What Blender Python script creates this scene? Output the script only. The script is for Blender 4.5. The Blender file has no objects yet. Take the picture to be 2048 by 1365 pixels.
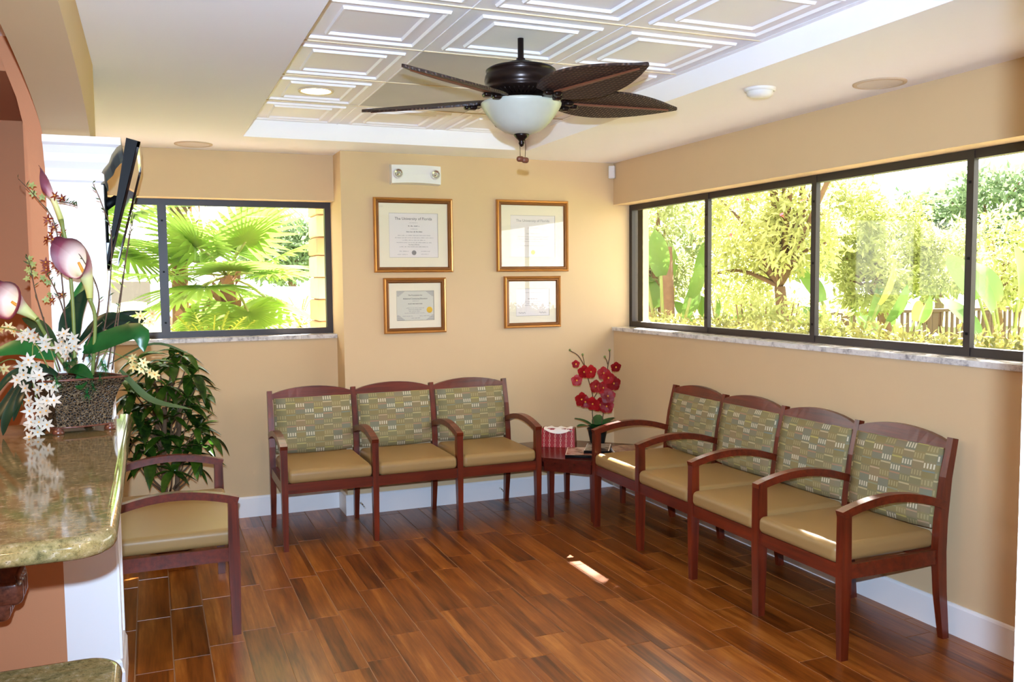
import bpy, math, random
from mathutils import Vector, Matrix
import numpy as np
C = bpy.context.scene.collection
S = bpy.context.scene
PI = math.pi

# ------------------------------------------------------------------ camera, sky, sun, flash, exposure
CAM = Vector((-3.1791, -5.7609, 1.5555))
R2 = Vector((0.92504468, -0.37972982, -0.00988003))
U2 = Vector((0.03542613, 0.06034537, 0.99754871))
FW = Vector((0.37820277, 0.92312713, -0.06927452))
cd = bpy.data.cameras.new('camera')
cd.sensor_width = 36.0
cd.sensor_fit = 'HORIZONTAL'
cd.lens = 1758.97 * 36.0 / 2048.0
cd.clip_start = 0.02
cd.clip_end = 300
cam = bpy.data.objects.new('camera', cd)
C.objects.link(cam)
M = Matrix((R2, U2, -FW)).transposed().to_4x4()
M.translation = CAM
cam.matrix_world = M
S.camera = cam

w = bpy.data.worlds.new('sky')
S.world = w
w.use_nodes = True
nt = w.node_tree
nt.nodes.clear()
out = nt.nodes.new('ShaderNodeOutputWorld')
bg = nt.nodes.new('ShaderNodeBackground')
sky = nt.nodes.new('ShaderNodeTexSky')
sky.sky_type = 'HOSEK_WILKIE'
sky.turbidity = 5.0
sky.ground_albedo = 0.4
sky.sun_direction = Vector((1, 1, 1.2)).normalized()
mx = nt.nodes.new('ShaderNodeMix')
mx.data_type = 'RGBA'
mx.inputs[0].default_value = 0.62
mx.inputs[7].default_value = (1.0, 0.98, 0.94, 1)
nt.links.new(sky.outputs[0], mx.inputs[6])
nt.links.new(mx.outputs[2], bg.inputs[0])
bg.inputs[1].default_value = 7.8
nt.links.new(bg.outputs[0], out.inputs[0])

def lamp(name, kind, loc, energy, color, direction=None, **kw):
    d = bpy.data.lights.new(name, kind)
    d.energy = energy
    d.color = color
    for k, v in kw.items():
        setattr(d, k, v)
    o = bpy.data.objects.new(name, d)
    C.objects.link(o)
    o.location = loc
    if direction is not None:
        o.rotation_euler = Vector(direction).to_track_quat('-Z', 'Y').to_euler()
    return o

SUN = Vector((1, 1, 1.2)).normalized()
lamp('sun', 'SUN', (6, 6, 8), 60.0, (1.0, 0.95, 0.87), -SUN, angle=0.009)
# the photographer's pop-up flash, a hand's breadth above the lens
lamp('camera_flash', 'SPOT', CAM + U2 * 0.112 - FW * 0.042, 710.0, (0.56, 0.75, 1.0), FW,
     spot_size=math.radians(104), spot_blend=0.95, shadow_soft_size=0.012)

S.view_settings.view_transform = 'Standard'
S.view_settings.look = 'None'
S.view_settings.exposure = 0.17
S.view_settings.gamma = 1.0
S.view_settings.use_curve_mapping = False
S.cycles.use_denoising = True
S.cycles.max_bounces = 10
S.cycles.diffuse_bounces = 6
S.cycles.transparent_max_bounces = 16
S.cycles.sample_clamp_indirect = 8.0

# ------------------------------------------------------------------ materials
def lin(c):
    r = []
    for v in c[:3]:
        v = v / 255.0
        r.append(v / 12.92 if v <= 0.04045 else ((v + 0.055) / 1.055) ** 2.4)
    return (r[0], r[1], r[2], 1.0)

class NT:
    def __init__(s, name):
        s.m = bpy.data.materials.new(name)
        s.m.use_nodes = True
        s.t = s.m.node_tree
        s.b = s.t.nodes['Principled BSDF']
        s.o = s.t.nodes['Material Output']
    def n(s, typ, **kw):
        nd = s.t.nodes.new('ShaderNode' + typ)
        for k, v in kw.items():
            setattr(nd, k, v)
        return nd
    def l(s, a, b):
        s.t.links.new(a, b)
    def math(s, op, a, b=None, clamp=False):
        nd = s.n('Math', operation=op, use_clamp=clamp)
        for i, v in enumerate((a, b)):
            if v is None:
                continue
            if isinstance(v, (int, float)):
                nd.inputs[i].default_value = v
            else:
                s.l(v, nd.inputs[i])
        return nd.outputs[0]
    def mix(s, f, a, b, blend='MIX'):
        nd = s.n('Mix', data_type='RGBA', blend_type=blend)
        for i, v in ((0, f), (6, a), (7, b)):
            if isinstance(v, (int, float)):
                nd.inputs[i].default_value = v
            elif isinstance(v, tuple):
                nd.inputs[i].default_value = v
            else:
                s.l(v, nd.inputs[i])
        return nd.outputs[2]
    def coord(s, scale=(1, 1, 1), kind='Object', loc=None):
        tc = s.n('TexCoord')
        mp = s.n('Mapping')
        mp.inputs['Scale'].default_value = scale
        s.l(tc.outputs[kind], mp.inputs['Vector'])
        if loc is not None:
            s.l(loc, mp.inputs['Location'])
        return mp.outputs[0]
    def noise(s, vec, scale, detail=3, rough=0.5):
        nd = s.n('TexNoise')
        nd.inputs['Scale'].default_value = scale
        nd.inputs['Detail'].default_value = detail
        nd.inputs['Roughness'].default_value = rough
        if vec is not None:
            s.l(vec, nd.inputs['Vector'])
        return nd.outputs['Fac']
    def ramp(s, f, stops):
        nd = s.n('ValToRGB')
        cr = nd.color_ramp
        while len(cr.elements) < len(stops):
            cr.elements.new(0.5)
        for e, (p, c) in zip(cr.elements, stops):
            e.position = p
            e.color = c
        s.l(f, nd.inputs[0])
        return nd.outputs[0]
    def bump(s, h, strength, dist=0.002):
        nd = s.n('Bump')
        nd.inputs['Strength'].default_value = strength
        nd.inputs['Distance'].default_value = dist
        s.l(h, nd.inputs['Height'])
        s.l(nd.outputs[0], s.b.inputs['Normal'])

def mat(name, c, rough=0.5, spec=0.5, metal=0.0, var=0.0, vscale=8.0, bump=0.0, bscale=60.0, coat=0.0, sss=0):
    k = NT(name)
    k.b.inputs['Roughness'].default_value = rough
    k.b.inputs['Specular IOR Level'].default_value = spec
    k.b.inputs['Metallic'].default_value = metal
    k.b.inputs['Coat Weight'].default_value = coat
    base = lin(c)
    co = k.coord()
    nz = k.noise(co, vscale)
    lo = tuple(v * (1 - var) for v in base[:3]) + (1,)
    hi = tuple(min(1, v * (1 + var)) for v in base[:3]) + (1,)
    k.l(k.mix(nz, lo, hi), k.b.inputs['Base Color'])
    if bump:
        k.bump(k.noise(co, bscale), bump)
    return k.m

def wood_mat(name, dark, light, rough=0.3, scale=1.0, axis='Z'):
    k = NT(name)
    sc = {'Z': (38, 38, 2.2), 'X': (2.2, 38, 38), 'Y': (38, 2.2, 38)}[axis]
    co = k.coord(tuple(v * scale for v in sc))
    n1 = k.noise(co, 1.0, 4, 0.6)
    n2 = k.noise(k.coord((3, 3, 3)), 1.0, 2)
    f = k.math('ADD', k.math('MULTIPLY', n1, 0.7), k.math('MULTIPLY', n2, 0.3))
    k.l(k.ramp(f, [(0.3, lin(dark)), (0.72, lin(light))]), k.b.inputs['Base Color'])
    k.b.inputs['Roughness'].default_value = rough
    k.b.inputs['Coat Weight'].default_value = 0.25
    k.b.inputs['Coat Roughness'].default_value = 0.18
    return k.m

def leaf_mat(name, a, b, rough=0.4, trans=0.45, scale=1.3, tcol=None):
    """two-sided leaf: diffuse and light passing through"""
    k = NT(name)
    co = k.coord((1, 1, 1))
    nz = k.noise(co, scale, 3)
    oi = k.n('ObjectInfo')
    f = k.math('ADD', k.math('MULTIPLY', nz, 0.75), k.math('MULTIPLY', oi.outputs['Random'], 0.35))
    col = k.ramp(f, [(0.3, lin(a)), (0.75, lin(b))])
    k.l(col, k.b.inputs['Base Color'])
    k.b.inputs['Roughness'].default_value = rough
    k.b.inputs['Specular IOR Level'].default_value = 0.35
    tr = k.n('BsdfTranslucent')
    if tcol is None:
        k.l(col, tr.inputs['Color'])
    else:
        tr.inputs['Color'].default_value = lin(tcol)
    ms = k.n('MixShader')
    ms.inputs[0].default_value = trans
    k.l(k.b.outputs[0], ms.inputs[1])
    k.l(tr.outputs[0], ms.inputs[2])
    k.l(ms.outputs[0], k.o.inputs[0])
    return k.m

def glass_mat(name, refl=0.06, tint=(1, 1, 1, 1), rough=0.0):
    """thin clear pane: passes light straight on, with the Fresnel mirror of its surface"""
    k = NT(name)
    k.t.nodes.remove(k.b)
    tr = k.n('BsdfTransparent')
    tr.inputs[0].default_value = tint
    gl = k.n('BsdfGlossy')
    gl.inputs['Roughness'].default_value = rough
    lw = k.n('LayerWeight')
    lw.inputs[0].default_value = 0.5
    sch = k.math('ADD', k.math('MULTIPLY', k.math('POWER', lw.outputs['Facing'], 5.0), 0.9), refl)
    ms = k.n('MixShader')
    k.l(sch, ms.inputs[0])
    k.l(tr.outputs[0], ms.inputs[1])
    k.l(gl.outputs[0], ms.inputs[2])
    k.l(ms.outputs[0], k.o.inputs[0])
    return k.m

def emit_mat(name, c, s):
    k = NT(name)
    k.b.inputs['Emission Color'].default_value = c
    k.b.inputs['Emission Strength'].default_value = s
    k.b.inputs['Base Color'].default_value = (0.9, 0.9, 0.9, 1)
    return k.m

MT = {}
MT['wall'] = mat('wall_paint', (210, 183, 143), 0.75, 0.25, var=0.02, bump=0.08, bscale=220)
MT['terracotta'] = mat('terracotta_paint', (188, 130, 92), 0.75, 0.25, var=0.02, bump=0.08, bscale=220)
MT['ceiling'] = mat('ceiling_paint', (250, 248, 251), 0.85, 0.2, var=0.01, bump=0.05, bscale=200)
MT['tile'] = mat('ceiling_tile_white', (246, 242, 244), 0.45, 0.4, var=0.01)
MT['plain_tile'] = mat('plain_grey_tile', (198, 194, 194), 0.6, 0.3, var=0.10, vscale=3.0)
MT['gridbar'] = mat('grid_bar_cream', (225, 205, 170), 0.5)
MT['trim'] = mat('white_trim', (238, 239, 241), 0.35, 0.5, var=0.01)
MT['bronze'] = mat('bronze_frame', (44, 35, 33), 0.4, 0.4)
MT['stucco'] = mat('cream_stucco', (238, 226, 168), 0.9, 0.1, var=0.04, bump=0.2)
MT['glass'] = glass_mat('window_glass', 0.02)
MT['pictureglass'] = glass_mat('picture_glass', 0.05)
k = NT('grey_marble_sill')
nz = k.noise(k.coord((3, 3, 3)), 6, 8, 0.7)
k.l(k.ramp(nz, [(0.35, lin((150, 146, 146))), (0.5, lin((214, 210, 206))), (0.7, lin((232, 230, 226)))]), k.b.inputs['Base Color'])
k.b.inputs['Roughness'].default_value = 0.15
MT['marble'] = k.m
MT['wood'] = wood_mat('cherry_wood', (56, 15, 6), (120, 42, 18), 0.32, 1.0, 'Z')
MT['woodx'] = wood_mat('cherry_wood_rails', (56, 15, 6), (120, 42, 18), 0.32, 1.0, 'X')
MT['tablewood'] = wood_mat('dark_cherry_table', (52, 14, 10), (92, 28, 20), 0.18, 1.0, 'X')
MT['carved'] = wood_mat('carved_brown_wood', (54, 24, 14), (122, 68, 48), 0.3, 2.0, 'Y')
MT['vinyl'] = mat('tan_vinyl', (150, 121, 76), 0.42, 0.4, var=0.05, vscale=4, bump=0.05, bscale=400)
MT['white'] = mat('white_plastic', (232, 230, 226), 0.4)
MT['black'] = mat('black_plastic', (9, 9, 11), 0.55, 0.2)
MT['screen'] = mat('tv_screen_glass', (12, 12, 14), 0.04, 0.9, coat=1.0)
MT['fanmetal'] = mat('oil_rubbed_bronze', (38, 26, 22), 0.28, 0.5, metal=0.55, var=0.15, vscale=30)
MT['bowl'] = mat('scavo_glass', (186, 186, 172), 0.35, 0.5, var=0.06, vscale=30)
MT['gold'] = mat('antique_gold_frame', (190, 132, 66), 0.32, 0.5, metal=0.55, var=0.2, vscale=14)
MT['golddark'] = mat('dark_gold_inner', (128, 82, 40), 0.35, 0.5, metal=0.4, var=0.15, vscale=14)
MT['matboard'] = mat('cream_matboard', (240, 232, 208), 0.9, 0.1)
MT['paper'] = mat('white_paper', (236, 230, 226), 0.85, 0.1)
MT['paper2'] = mat('pale_green_grey_paper', (214, 214, 200), 0.85, 0.1)
MT['ink'] = mat('ink', (62, 60, 62), 0.8, 0.1)
MT['inkpale'] = mat('pale_ink', (150, 146, 146), 0.8, 0.1)
MT['seal'] = mat('gold_seal', (232, 190, 60), 0.35, 0.5, metal=0.3)
MT['chrome'] = mat('chrome_reflector', (220, 224, 220), 0.12, 0.8, metal=0.9)
MT['speaker'] = mat('speaker_grille', (206, 196, 186), 0.8, 0.2)
MT['speakerrim'] = mat('speaker_rim', (196, 176, 150), 0.7, 0.2)
MT['lens'] = emit_mat('lit_downlight_lens', (1.0, 0.93, 0.72, 1), 14.0)
MT['green'] = leaf_mat('broad_leaf_green', (16, 70, 30), (44, 112, 52), 0.3, 0.2, 9)
MT['darkgreen'] = leaf_mat('dark_strap_leaf', (14, 34, 22), (34, 62, 40), 0.3, 0.15, 9)
MT['olive'] = leaf_mat('olive_strap_leaf', (46, 68, 36), (82, 100, 60), 0.4, 0.2, 9)
MT['fern'] = leaf_mat('fern_green', (8, 66, 32), (44, 130, 60), 0.5, 0.3, 9)
MT['ficus'] = leaf_mat('glossy_house_leaf', (16, 36, 14), (60, 96, 26), 0.22, 0.3, 4)
MT['stem'] = mat('green_stem', (116, 128, 62), 0.5)
MT['twig'] = mat('brown_twig', (86, 62, 44), 0.7)
MT['whitepetal'] = leaf_mat('white_petal', (200, 197, 180), (222, 219, 206), 0.5, 0.3, 9)
MT['yellowpetal'] = leaf_mat('cream_yellow_petal', (226, 206, 130), (244, 234, 180), 0.5, 0.3, 9)
MT['redpetal'] = leaf_mat('red_petal', (120, 10, 16), (176, 22, 28), 0.45, 0.25, 9)
MT['maroon'] = leaf_mat('maroon_petal', (90, 30, 24), (140, 60, 40), 0.5, 0.25, 9)
MT['limepetal'] = leaf_mat('lime_petal', (140, 160, 90), (180, 190, 120), 0.5, 0.3, 9)
MT['yellow'] = mat('yellow_centre', (216, 150, 50), 0.6)
MT['bark'] = mat('brown_bark', (104, 82, 62), 0.9, 0.1, var=0.3, vscale=14, bump=0.4, bscale=30)
MT['palmbark'] = mat('palm_fibre', (112, 86, 66), 0.9, 0.1, var=0.3, vscale=20, bump=0.5, bscale=40)
MT['pot'] = mat('dark_green_pot', (22, 34, 32), 0.35)
MT['claypot'] = mat('brown_pot', (104, 62, 40), 0.6, var=0.1)
MT['soil'] = mat('soil', (48, 36, 26), 0.95, 0.1, var=0.3, vscale=40)
MT['lawn'] = mat('lawn', (138, 148, 92), 0.95, 0.1, var=0.25, vscale=2.0)
MT['bounce_ground'] = mat('pale_bounce_strip', (228, 220, 212), 0.95, 0.1, var=0.08, vscale=12)  # pale tone picked to reflect untinted daylight indoors
MT['rail'] = mat('painted_railing', (84, 66, 52), 0.6, 0.2, var=0.06)
MT['awning'] = mat('grey_canvas', (112, 104, 108), 0.9, 0.1, var=0.05)
MT['roof'] = mat('roof_soffit', (220, 205, 180), 0.9, 0.1)
MT['farwall'] = mat('far_white_wall', (226, 226, 226), 0.9, 0.1)
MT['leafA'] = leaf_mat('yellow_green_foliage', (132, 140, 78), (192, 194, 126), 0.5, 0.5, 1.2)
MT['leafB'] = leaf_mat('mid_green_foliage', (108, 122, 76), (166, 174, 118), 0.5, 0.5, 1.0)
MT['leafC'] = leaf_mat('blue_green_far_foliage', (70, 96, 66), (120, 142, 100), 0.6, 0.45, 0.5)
MT['hedge'] = leaf_mat('hedge_leaf', (92, 96, 46), (166, 160, 90), 0.5, 0.35, 1.6)
MT['redshrub'] = leaf_mat('coppery_leaf', (142, 66, 44), (196, 118, 72), 0.5, 0.4, 3)
MT['paddle'] = leaf_mat('paddle_leaf', (66, 98, 40), (112, 142, 62), 0.4, 0.25, 1.0)
MT['paddleyellow'] = leaf_mat('yellowing_paddle_leaf', (190, 160, 50), (226, 200, 90), 0.4, 0.45, 1.0)
MT['palmleaf'] = leaf_mat('fan_palm_leaf', (98, 132, 54), (152, 182, 86), 0.4, 0.5, 1.5)
MT['deadleaf'] = leaf_mat('dead_palm_leaf', (176, 120, 78), (206, 150, 104), 0.8, 0.3, 2)
MT['cycad'] = leaf_mat('bright_fern_palm_leaf', (146, 164, 62), (200, 206, 100), 0.4, 0.5, 2)
MT['pinkpetal'] = leaf_mat('pink_blossom', (226, 70, 110), (240, 120, 150), 0.5, 0.3, 9)

# calla spathe: pale throat to plum rim, carried on a point attribute
k = NT('calla_spathe')
at = k.n('Attribute', attribute_name='grow')
inn = k.ramp(at.outputs['Fac'], [(0.0, lin((190, 200, 120))), (0.45, lin((226, 226, 180))), (0.74, lin((226, 206, 196))), (0.90, lin((134, 60, 80))), (1.0, lin((92, 34, 52)))])
outr = k.ramp(at.outputs['Fac'], [(0.0, lin((176, 178, 92))), (0.40, lin((214, 214, 150))), (0.58, lin((196, 150, 150))), (0.75, lin((132, 62, 80))), (1.0, lin((104, 42, 60)))])
ge = k.n('NewGeometry')
k.l(k.mix(ge.outputs['Backfacing'], outr, inn), k.b.inputs['Base Color'])
k.b.inputs['Roughness'].default_value = 0.5
MT['calla'] = k.m

# granite
k = NT('gold_granite')
co = k.coord((1, 1, 1))
mpg = k.n('Mapping')
mpg.inputs['Rotation'].default_value = (0, 0, math.radians(-52))
mpg.inputs['Scale'].default_value = (2.5, 9, 3)
k.l(k.coord((1, 1, 1)), mpg.inputs['Vector'])
big = k.noise(mpg.outputs[0], 2.6, 6, 0.7)
med = k.noise(co, 60, 4, 0.7)
fin = k.noise(co, 260, 2, 0.6)
c1 = k.ramp(big, [(0.3, lin((70, 72, 46))), (0.45, lin((112, 102, 62))), (0.58, lin((128, 104, 58))), (0.72, lin((160, 136, 92)))])
c2 = k.ramp(med, [(0.34, lin((44, 38, 28))), (0.46, lin((112, 100, 66))), (0.58, lin((140, 122, 88))), (0.70, lin((182, 168, 150)))])
c3 = k.mix(0.5, c1, c2)
sp = k.ramp(fin, [(0.30, (1, 1, 1, 1)), (0.38, (0, 0, 0, 1))])
k.l(k.mix(k.math('MULTIPLY', sp, 0.75), c3, lin((44, 36, 30))), k.b.inputs['Base Color'])
k.b.inputs['Roughness'].default_value = 0.07
k.b.inputs['Specular IOR Level'].default_value = 0.6
MT['granite'] = k.m

# wood-look floor plank, every plank with its own tone and figure
k = NT('wood_look_plank')
oi = k.n('ObjectInfo')
off = k.n('CombineXYZ')
k.l(k.math('MULTIPLY', oi.outputs['Random'], 37.0), off.inputs[0])
k.l(k.math('MULTIPLY', oi.outputs['Random'], 91.0), off.inputs[1])
tc = k.n('TexCoord')
vm = k.n('VectorMath', operation='ADD')
k.l(tc.outputs['Object'], vm.inputs[0])
k.l(off.outputs[0], vm.inputs[1])
sep = k.n('SeparateXYZ')
k.l(tc.outputs['Object'], sep.inputs[0])
strip = k.math('FLOOR', k.math('ADD', k.math('MULTIPLY', sep.outputs[0], 14.0), k.math('MULTIPLY', oi.outputs['Random'], 3.0)))
wn = k.n('TexWhiteNoise', noise_dimensions='2D')
cx = k.n('CombineXYZ')
k.l(strip, cx.inputs[0]); k.l(oi.outputs['Random'], cx.inputs[1])
k.l(cx.outputs[0], wn.inputs['Vector'])
def mp_(scale):
    m_ = k.n('Mapping')
    m_.inputs['Scale'].default_value = scale
    k.l(vm.outputs[0], m_.inputs['Vector'])
    return m_.outputs[0]
g1 = k.noise(mp_((70, 3.2, 1)), 1.0, 5, 0.65)
g2 = k.noise(mp_((16, 2.0, 1)), 1.0, 3, 0.6)
wv = k.n('TexWave', wave_type='BANDS', bands_direction='X')
wv.inputs['Scale'].default_value = 9.0
wv.inputs['Distortion'].default_value = 22.0
wv.inputs['Detail'].default_value = 2.0
wv.inputs['Detail Scale'].default_value = 0.9
k.l(mp_((2.4, 0.55, 1)), wv.inputs['Vector'])
g3 = k.noise(mp_((20, 6.0, 1)), 1.0, 4, 0.7)
f = k.math('ADD', k.math('MULTIPLY', g1, 0.36), k.math('MULTIPLY', g2, 0.42))
f = k.math('ADD', f, k.math('MULTIPLY', k.math('MULTIPLY', g3, wn.outputs['Value']), 0.18))
f = k.math('ADD', f, k.math('MULTIPLY', wn.outputs['Value'], 0.07))
col = k.ramp(f, [(0.32, lin((72, 34, 8))), (0.42, lin((112, 58, 16))), (0.52, lin((138, 76, 24))), (0.64, lin((170, 108, 46)))])
k.l(col, k.b.inputs['Base Color'])
k.b.inputs['Roughness'].default_value = 0.30
k.b.inputs['Specular IOR Level'].default_value = 0.45
MT['plank'] = k.m
MT['grout'] = mat('floor_grout', (150, 112, 80), 0.9, 0.2)

# woven back fabric: blocks of olive, sage and tan with rows of short pale stitches
k = NT('woven_back_fabric')
tc = k.n('TexCoord')
sep = k.n('SeparateXYZ')
k.l(tc.outputs['Object'], sep.inputs[0])
U = k.math('MULTIPLY', sep.outputs[0], 1 / 0.058)
V = k.math('MULTIPLY', sep.outputs[2], 1 / 0.036)
iu = k.math('FLOOR', U); iv = k.math('FLOOR', V)
fu = k.math('FRACT', U); fv = k.math('FRACT', V)
cx = k.n('CombineXYZ'); k.l(iu, cx.inputs[0]); k.l(iv, cx.inputs[1])
wn = k.n('TexWhiteNoise', noise_dimensions='2D'); k.l(cx.outputs[0], wn.inputs['Vector'])
base = k.ramp(wn.outputs['Value'], [(0.0, lin((130, 118, 76))), (0.25, lin((142, 128, 84))), (0.5, lin((124, 120, 84))), (0.72, lin((140, 122, 88))), (0.9, lin((122, 122, 100)))])
par = k.math('MODULO', k.math('ADD', k.math('ADD', iu, iv), 200.0), 2.0)
cell2 = k.math('MODULO', k.math('ADD', iu, k.math('MULTIPLY', iv, 2.0)), 4.0)
st = k.math('LESS_THAN', k.math('ABSOLUTE', k.math('SUBTRACT', k.math('FRACT', k.math('MULTIPLY', fu, 4.0)), 0.5)), 0.26)
vb = k.math('LESS_THAN', k.math('ABSOLUTE', k.math('SUBTRACT', fv, 0.5)), 0.30)
stitch = k.math('MULTIPLY', k.math('MULTIPLY', st, vb), par)
bright = k.math('GREATER_THAN', wn.outputs['Value'], 0.62)
sc_ = k.mix(bright, lin((160, 148, 106)), lin((208, 200, 170)))
c_ = k.mix(k.math('MULTIPLY', stitch, 0.85), base, sc_)
bar = k.math('MULTIPLY', k.math('LESS_THAN', k.math('ABSOLUTE', k.math('SUBTRACT', fv, 0.86)), 0.09), k.math('SUBTRACT', 1.0, par))
c_ = k.mix(k.math('MULTIPLY', bar, 0.8), c_, k.ramp(wn.outputs['Value'], [(0.0, lin((110, 126, 122))), (0.35, lin((176, 166, 90))), (0.65, lin((188, 172, 138))), (0.85, lin((168, 126, 96)))]))
k.l(c_, k.b.inputs['Base Color'])
k.b.inputs['Roughness'].default_value = 0.85
k.bump(k.noise(k.coord((1, 1, 1)), 700), 0.1)
MT['fabric'] = k.m

# palm-leaf fan blade: woven texture
k = NT('woven_fan_blade')
co = k.coord((1, 1, 1))
wv = k.n('TexWave', wave_type='BANDS', bands_direction='DIAGONAL'); wv.inputs['Scale'].default_value = 30; k.l(co, wv.inputs['Vector'])
wv2 = k.n('TexWave', wave_type='BANDS', bands_direction='X'); wv2.inputs['Scale'].default_value = 26; k.l(co, wv2.inputs['Vector'])
f = k.math('MULTIPLY', wv.outputs['Fac'], wv2.outputs['Fac'])
k.l(k.ramp(f, [(0.0, lin((40, 24, 18))), (0.6, lin((70, 46, 34))), (1.0, lin((104, 78, 60)))]), k.b.inputs['Base Color'])
k.b.inputs['Roughness'].default_value = 0.5
k.bump(f, 0.5, 0.003)
MT['blade'] = k.m
MT['rib'] = mat('blade_rib_wood', (112, 62, 40), 0.45, var=0.15)

# red printed tissue carton: chains of small pale links
k = NT('red_printed_carton')
tc = k.n('TexCoord'); sep = k.n('SeparateXYZ'); k.l(tc.outputs['Object'], sep.inputs[0])
fu = k.math('SUBTRACT', k.math('FRACT', k.math('MULTIPLY', sep.outputs[0], 1 / 0.038)), 0.5)
fv = k.math('SUBTRACT', k.math('FRACT', k.math('MULTIPLY', sep.outputs[2], 1 / 0.03)), 0.5)
d = k.math('ADD', k.math('MULTIPLY', k.math('ABSOLUTE', fu), 3.2), k.math('ABSOLUTE', fv))
ring = k.math('LESS_THAN', k.math('ABSOLUTE', k.math('SUBTRACT', d, 0.45)), 0.10)
k.l(k.mix(k.math('MULTIPLY', ring, 0.8), lin((150, 14, 20)), lin((230, 190, 170))), k.b.inputs['Base Color'])
k.b.inputs['Roughness'].default_value = 0.25
MT['carton'] = k.m

# pierced metal basket
k = NT('pierced_bronze_basket')
co = k.coord((1, 1, 1))
vo = k.n('TexVoronoi', feature='DISTANCE_TO_EDGE'); vo.inputs['Scale'].default_value = 120; k.l(co, vo.inputs['Vector'])
nz = k.noise(co, 160, 3, 0.7)
f = k.math('ADD', k.math('MULTIPLY', vo.outputs['Distance'], -1.6), k.math('MULTIPLY', nz, 0.9))
k.l(k.ramp(f, [(0.05, lin((24, 17, 9))), (0.25, lin((56, 41, 24))), (0.50, lin((118, 96, 66)))]), k.b.inputs['Base Color'])
k.b.inputs['Roughness'].default_value = 0.35
k.b.inputs['Metallic'].default_value = 0.35
k.bump(f, 0.8, 0.004)
MT['basket'] = k.m

# brochure covers
def cover_mat(name, a, b):
    k = NT(name)
    nz = k.noise(k.coord((14, 14, 14)), 1.0, 2)
    k.l(k.ramp(nz, [(0.4, lin(a)), (0.6, lin(b))]), k.b.inputs['Base Color'])
    k.b.inputs['Roughness'].default_value = 0.12
    return k.m
MT['coverA'] = cover_mat('pink_photo_cover', (150, 96, 84), (206, 180, 172))
MT['coverB'] = cover_mat('grey_photo_cover', (92, 80, 76), (176, 164, 156))
MT['coverC'] = cover_mat('rose_photo_cover', (132, 80, 72), (170, 140, 120))

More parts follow.
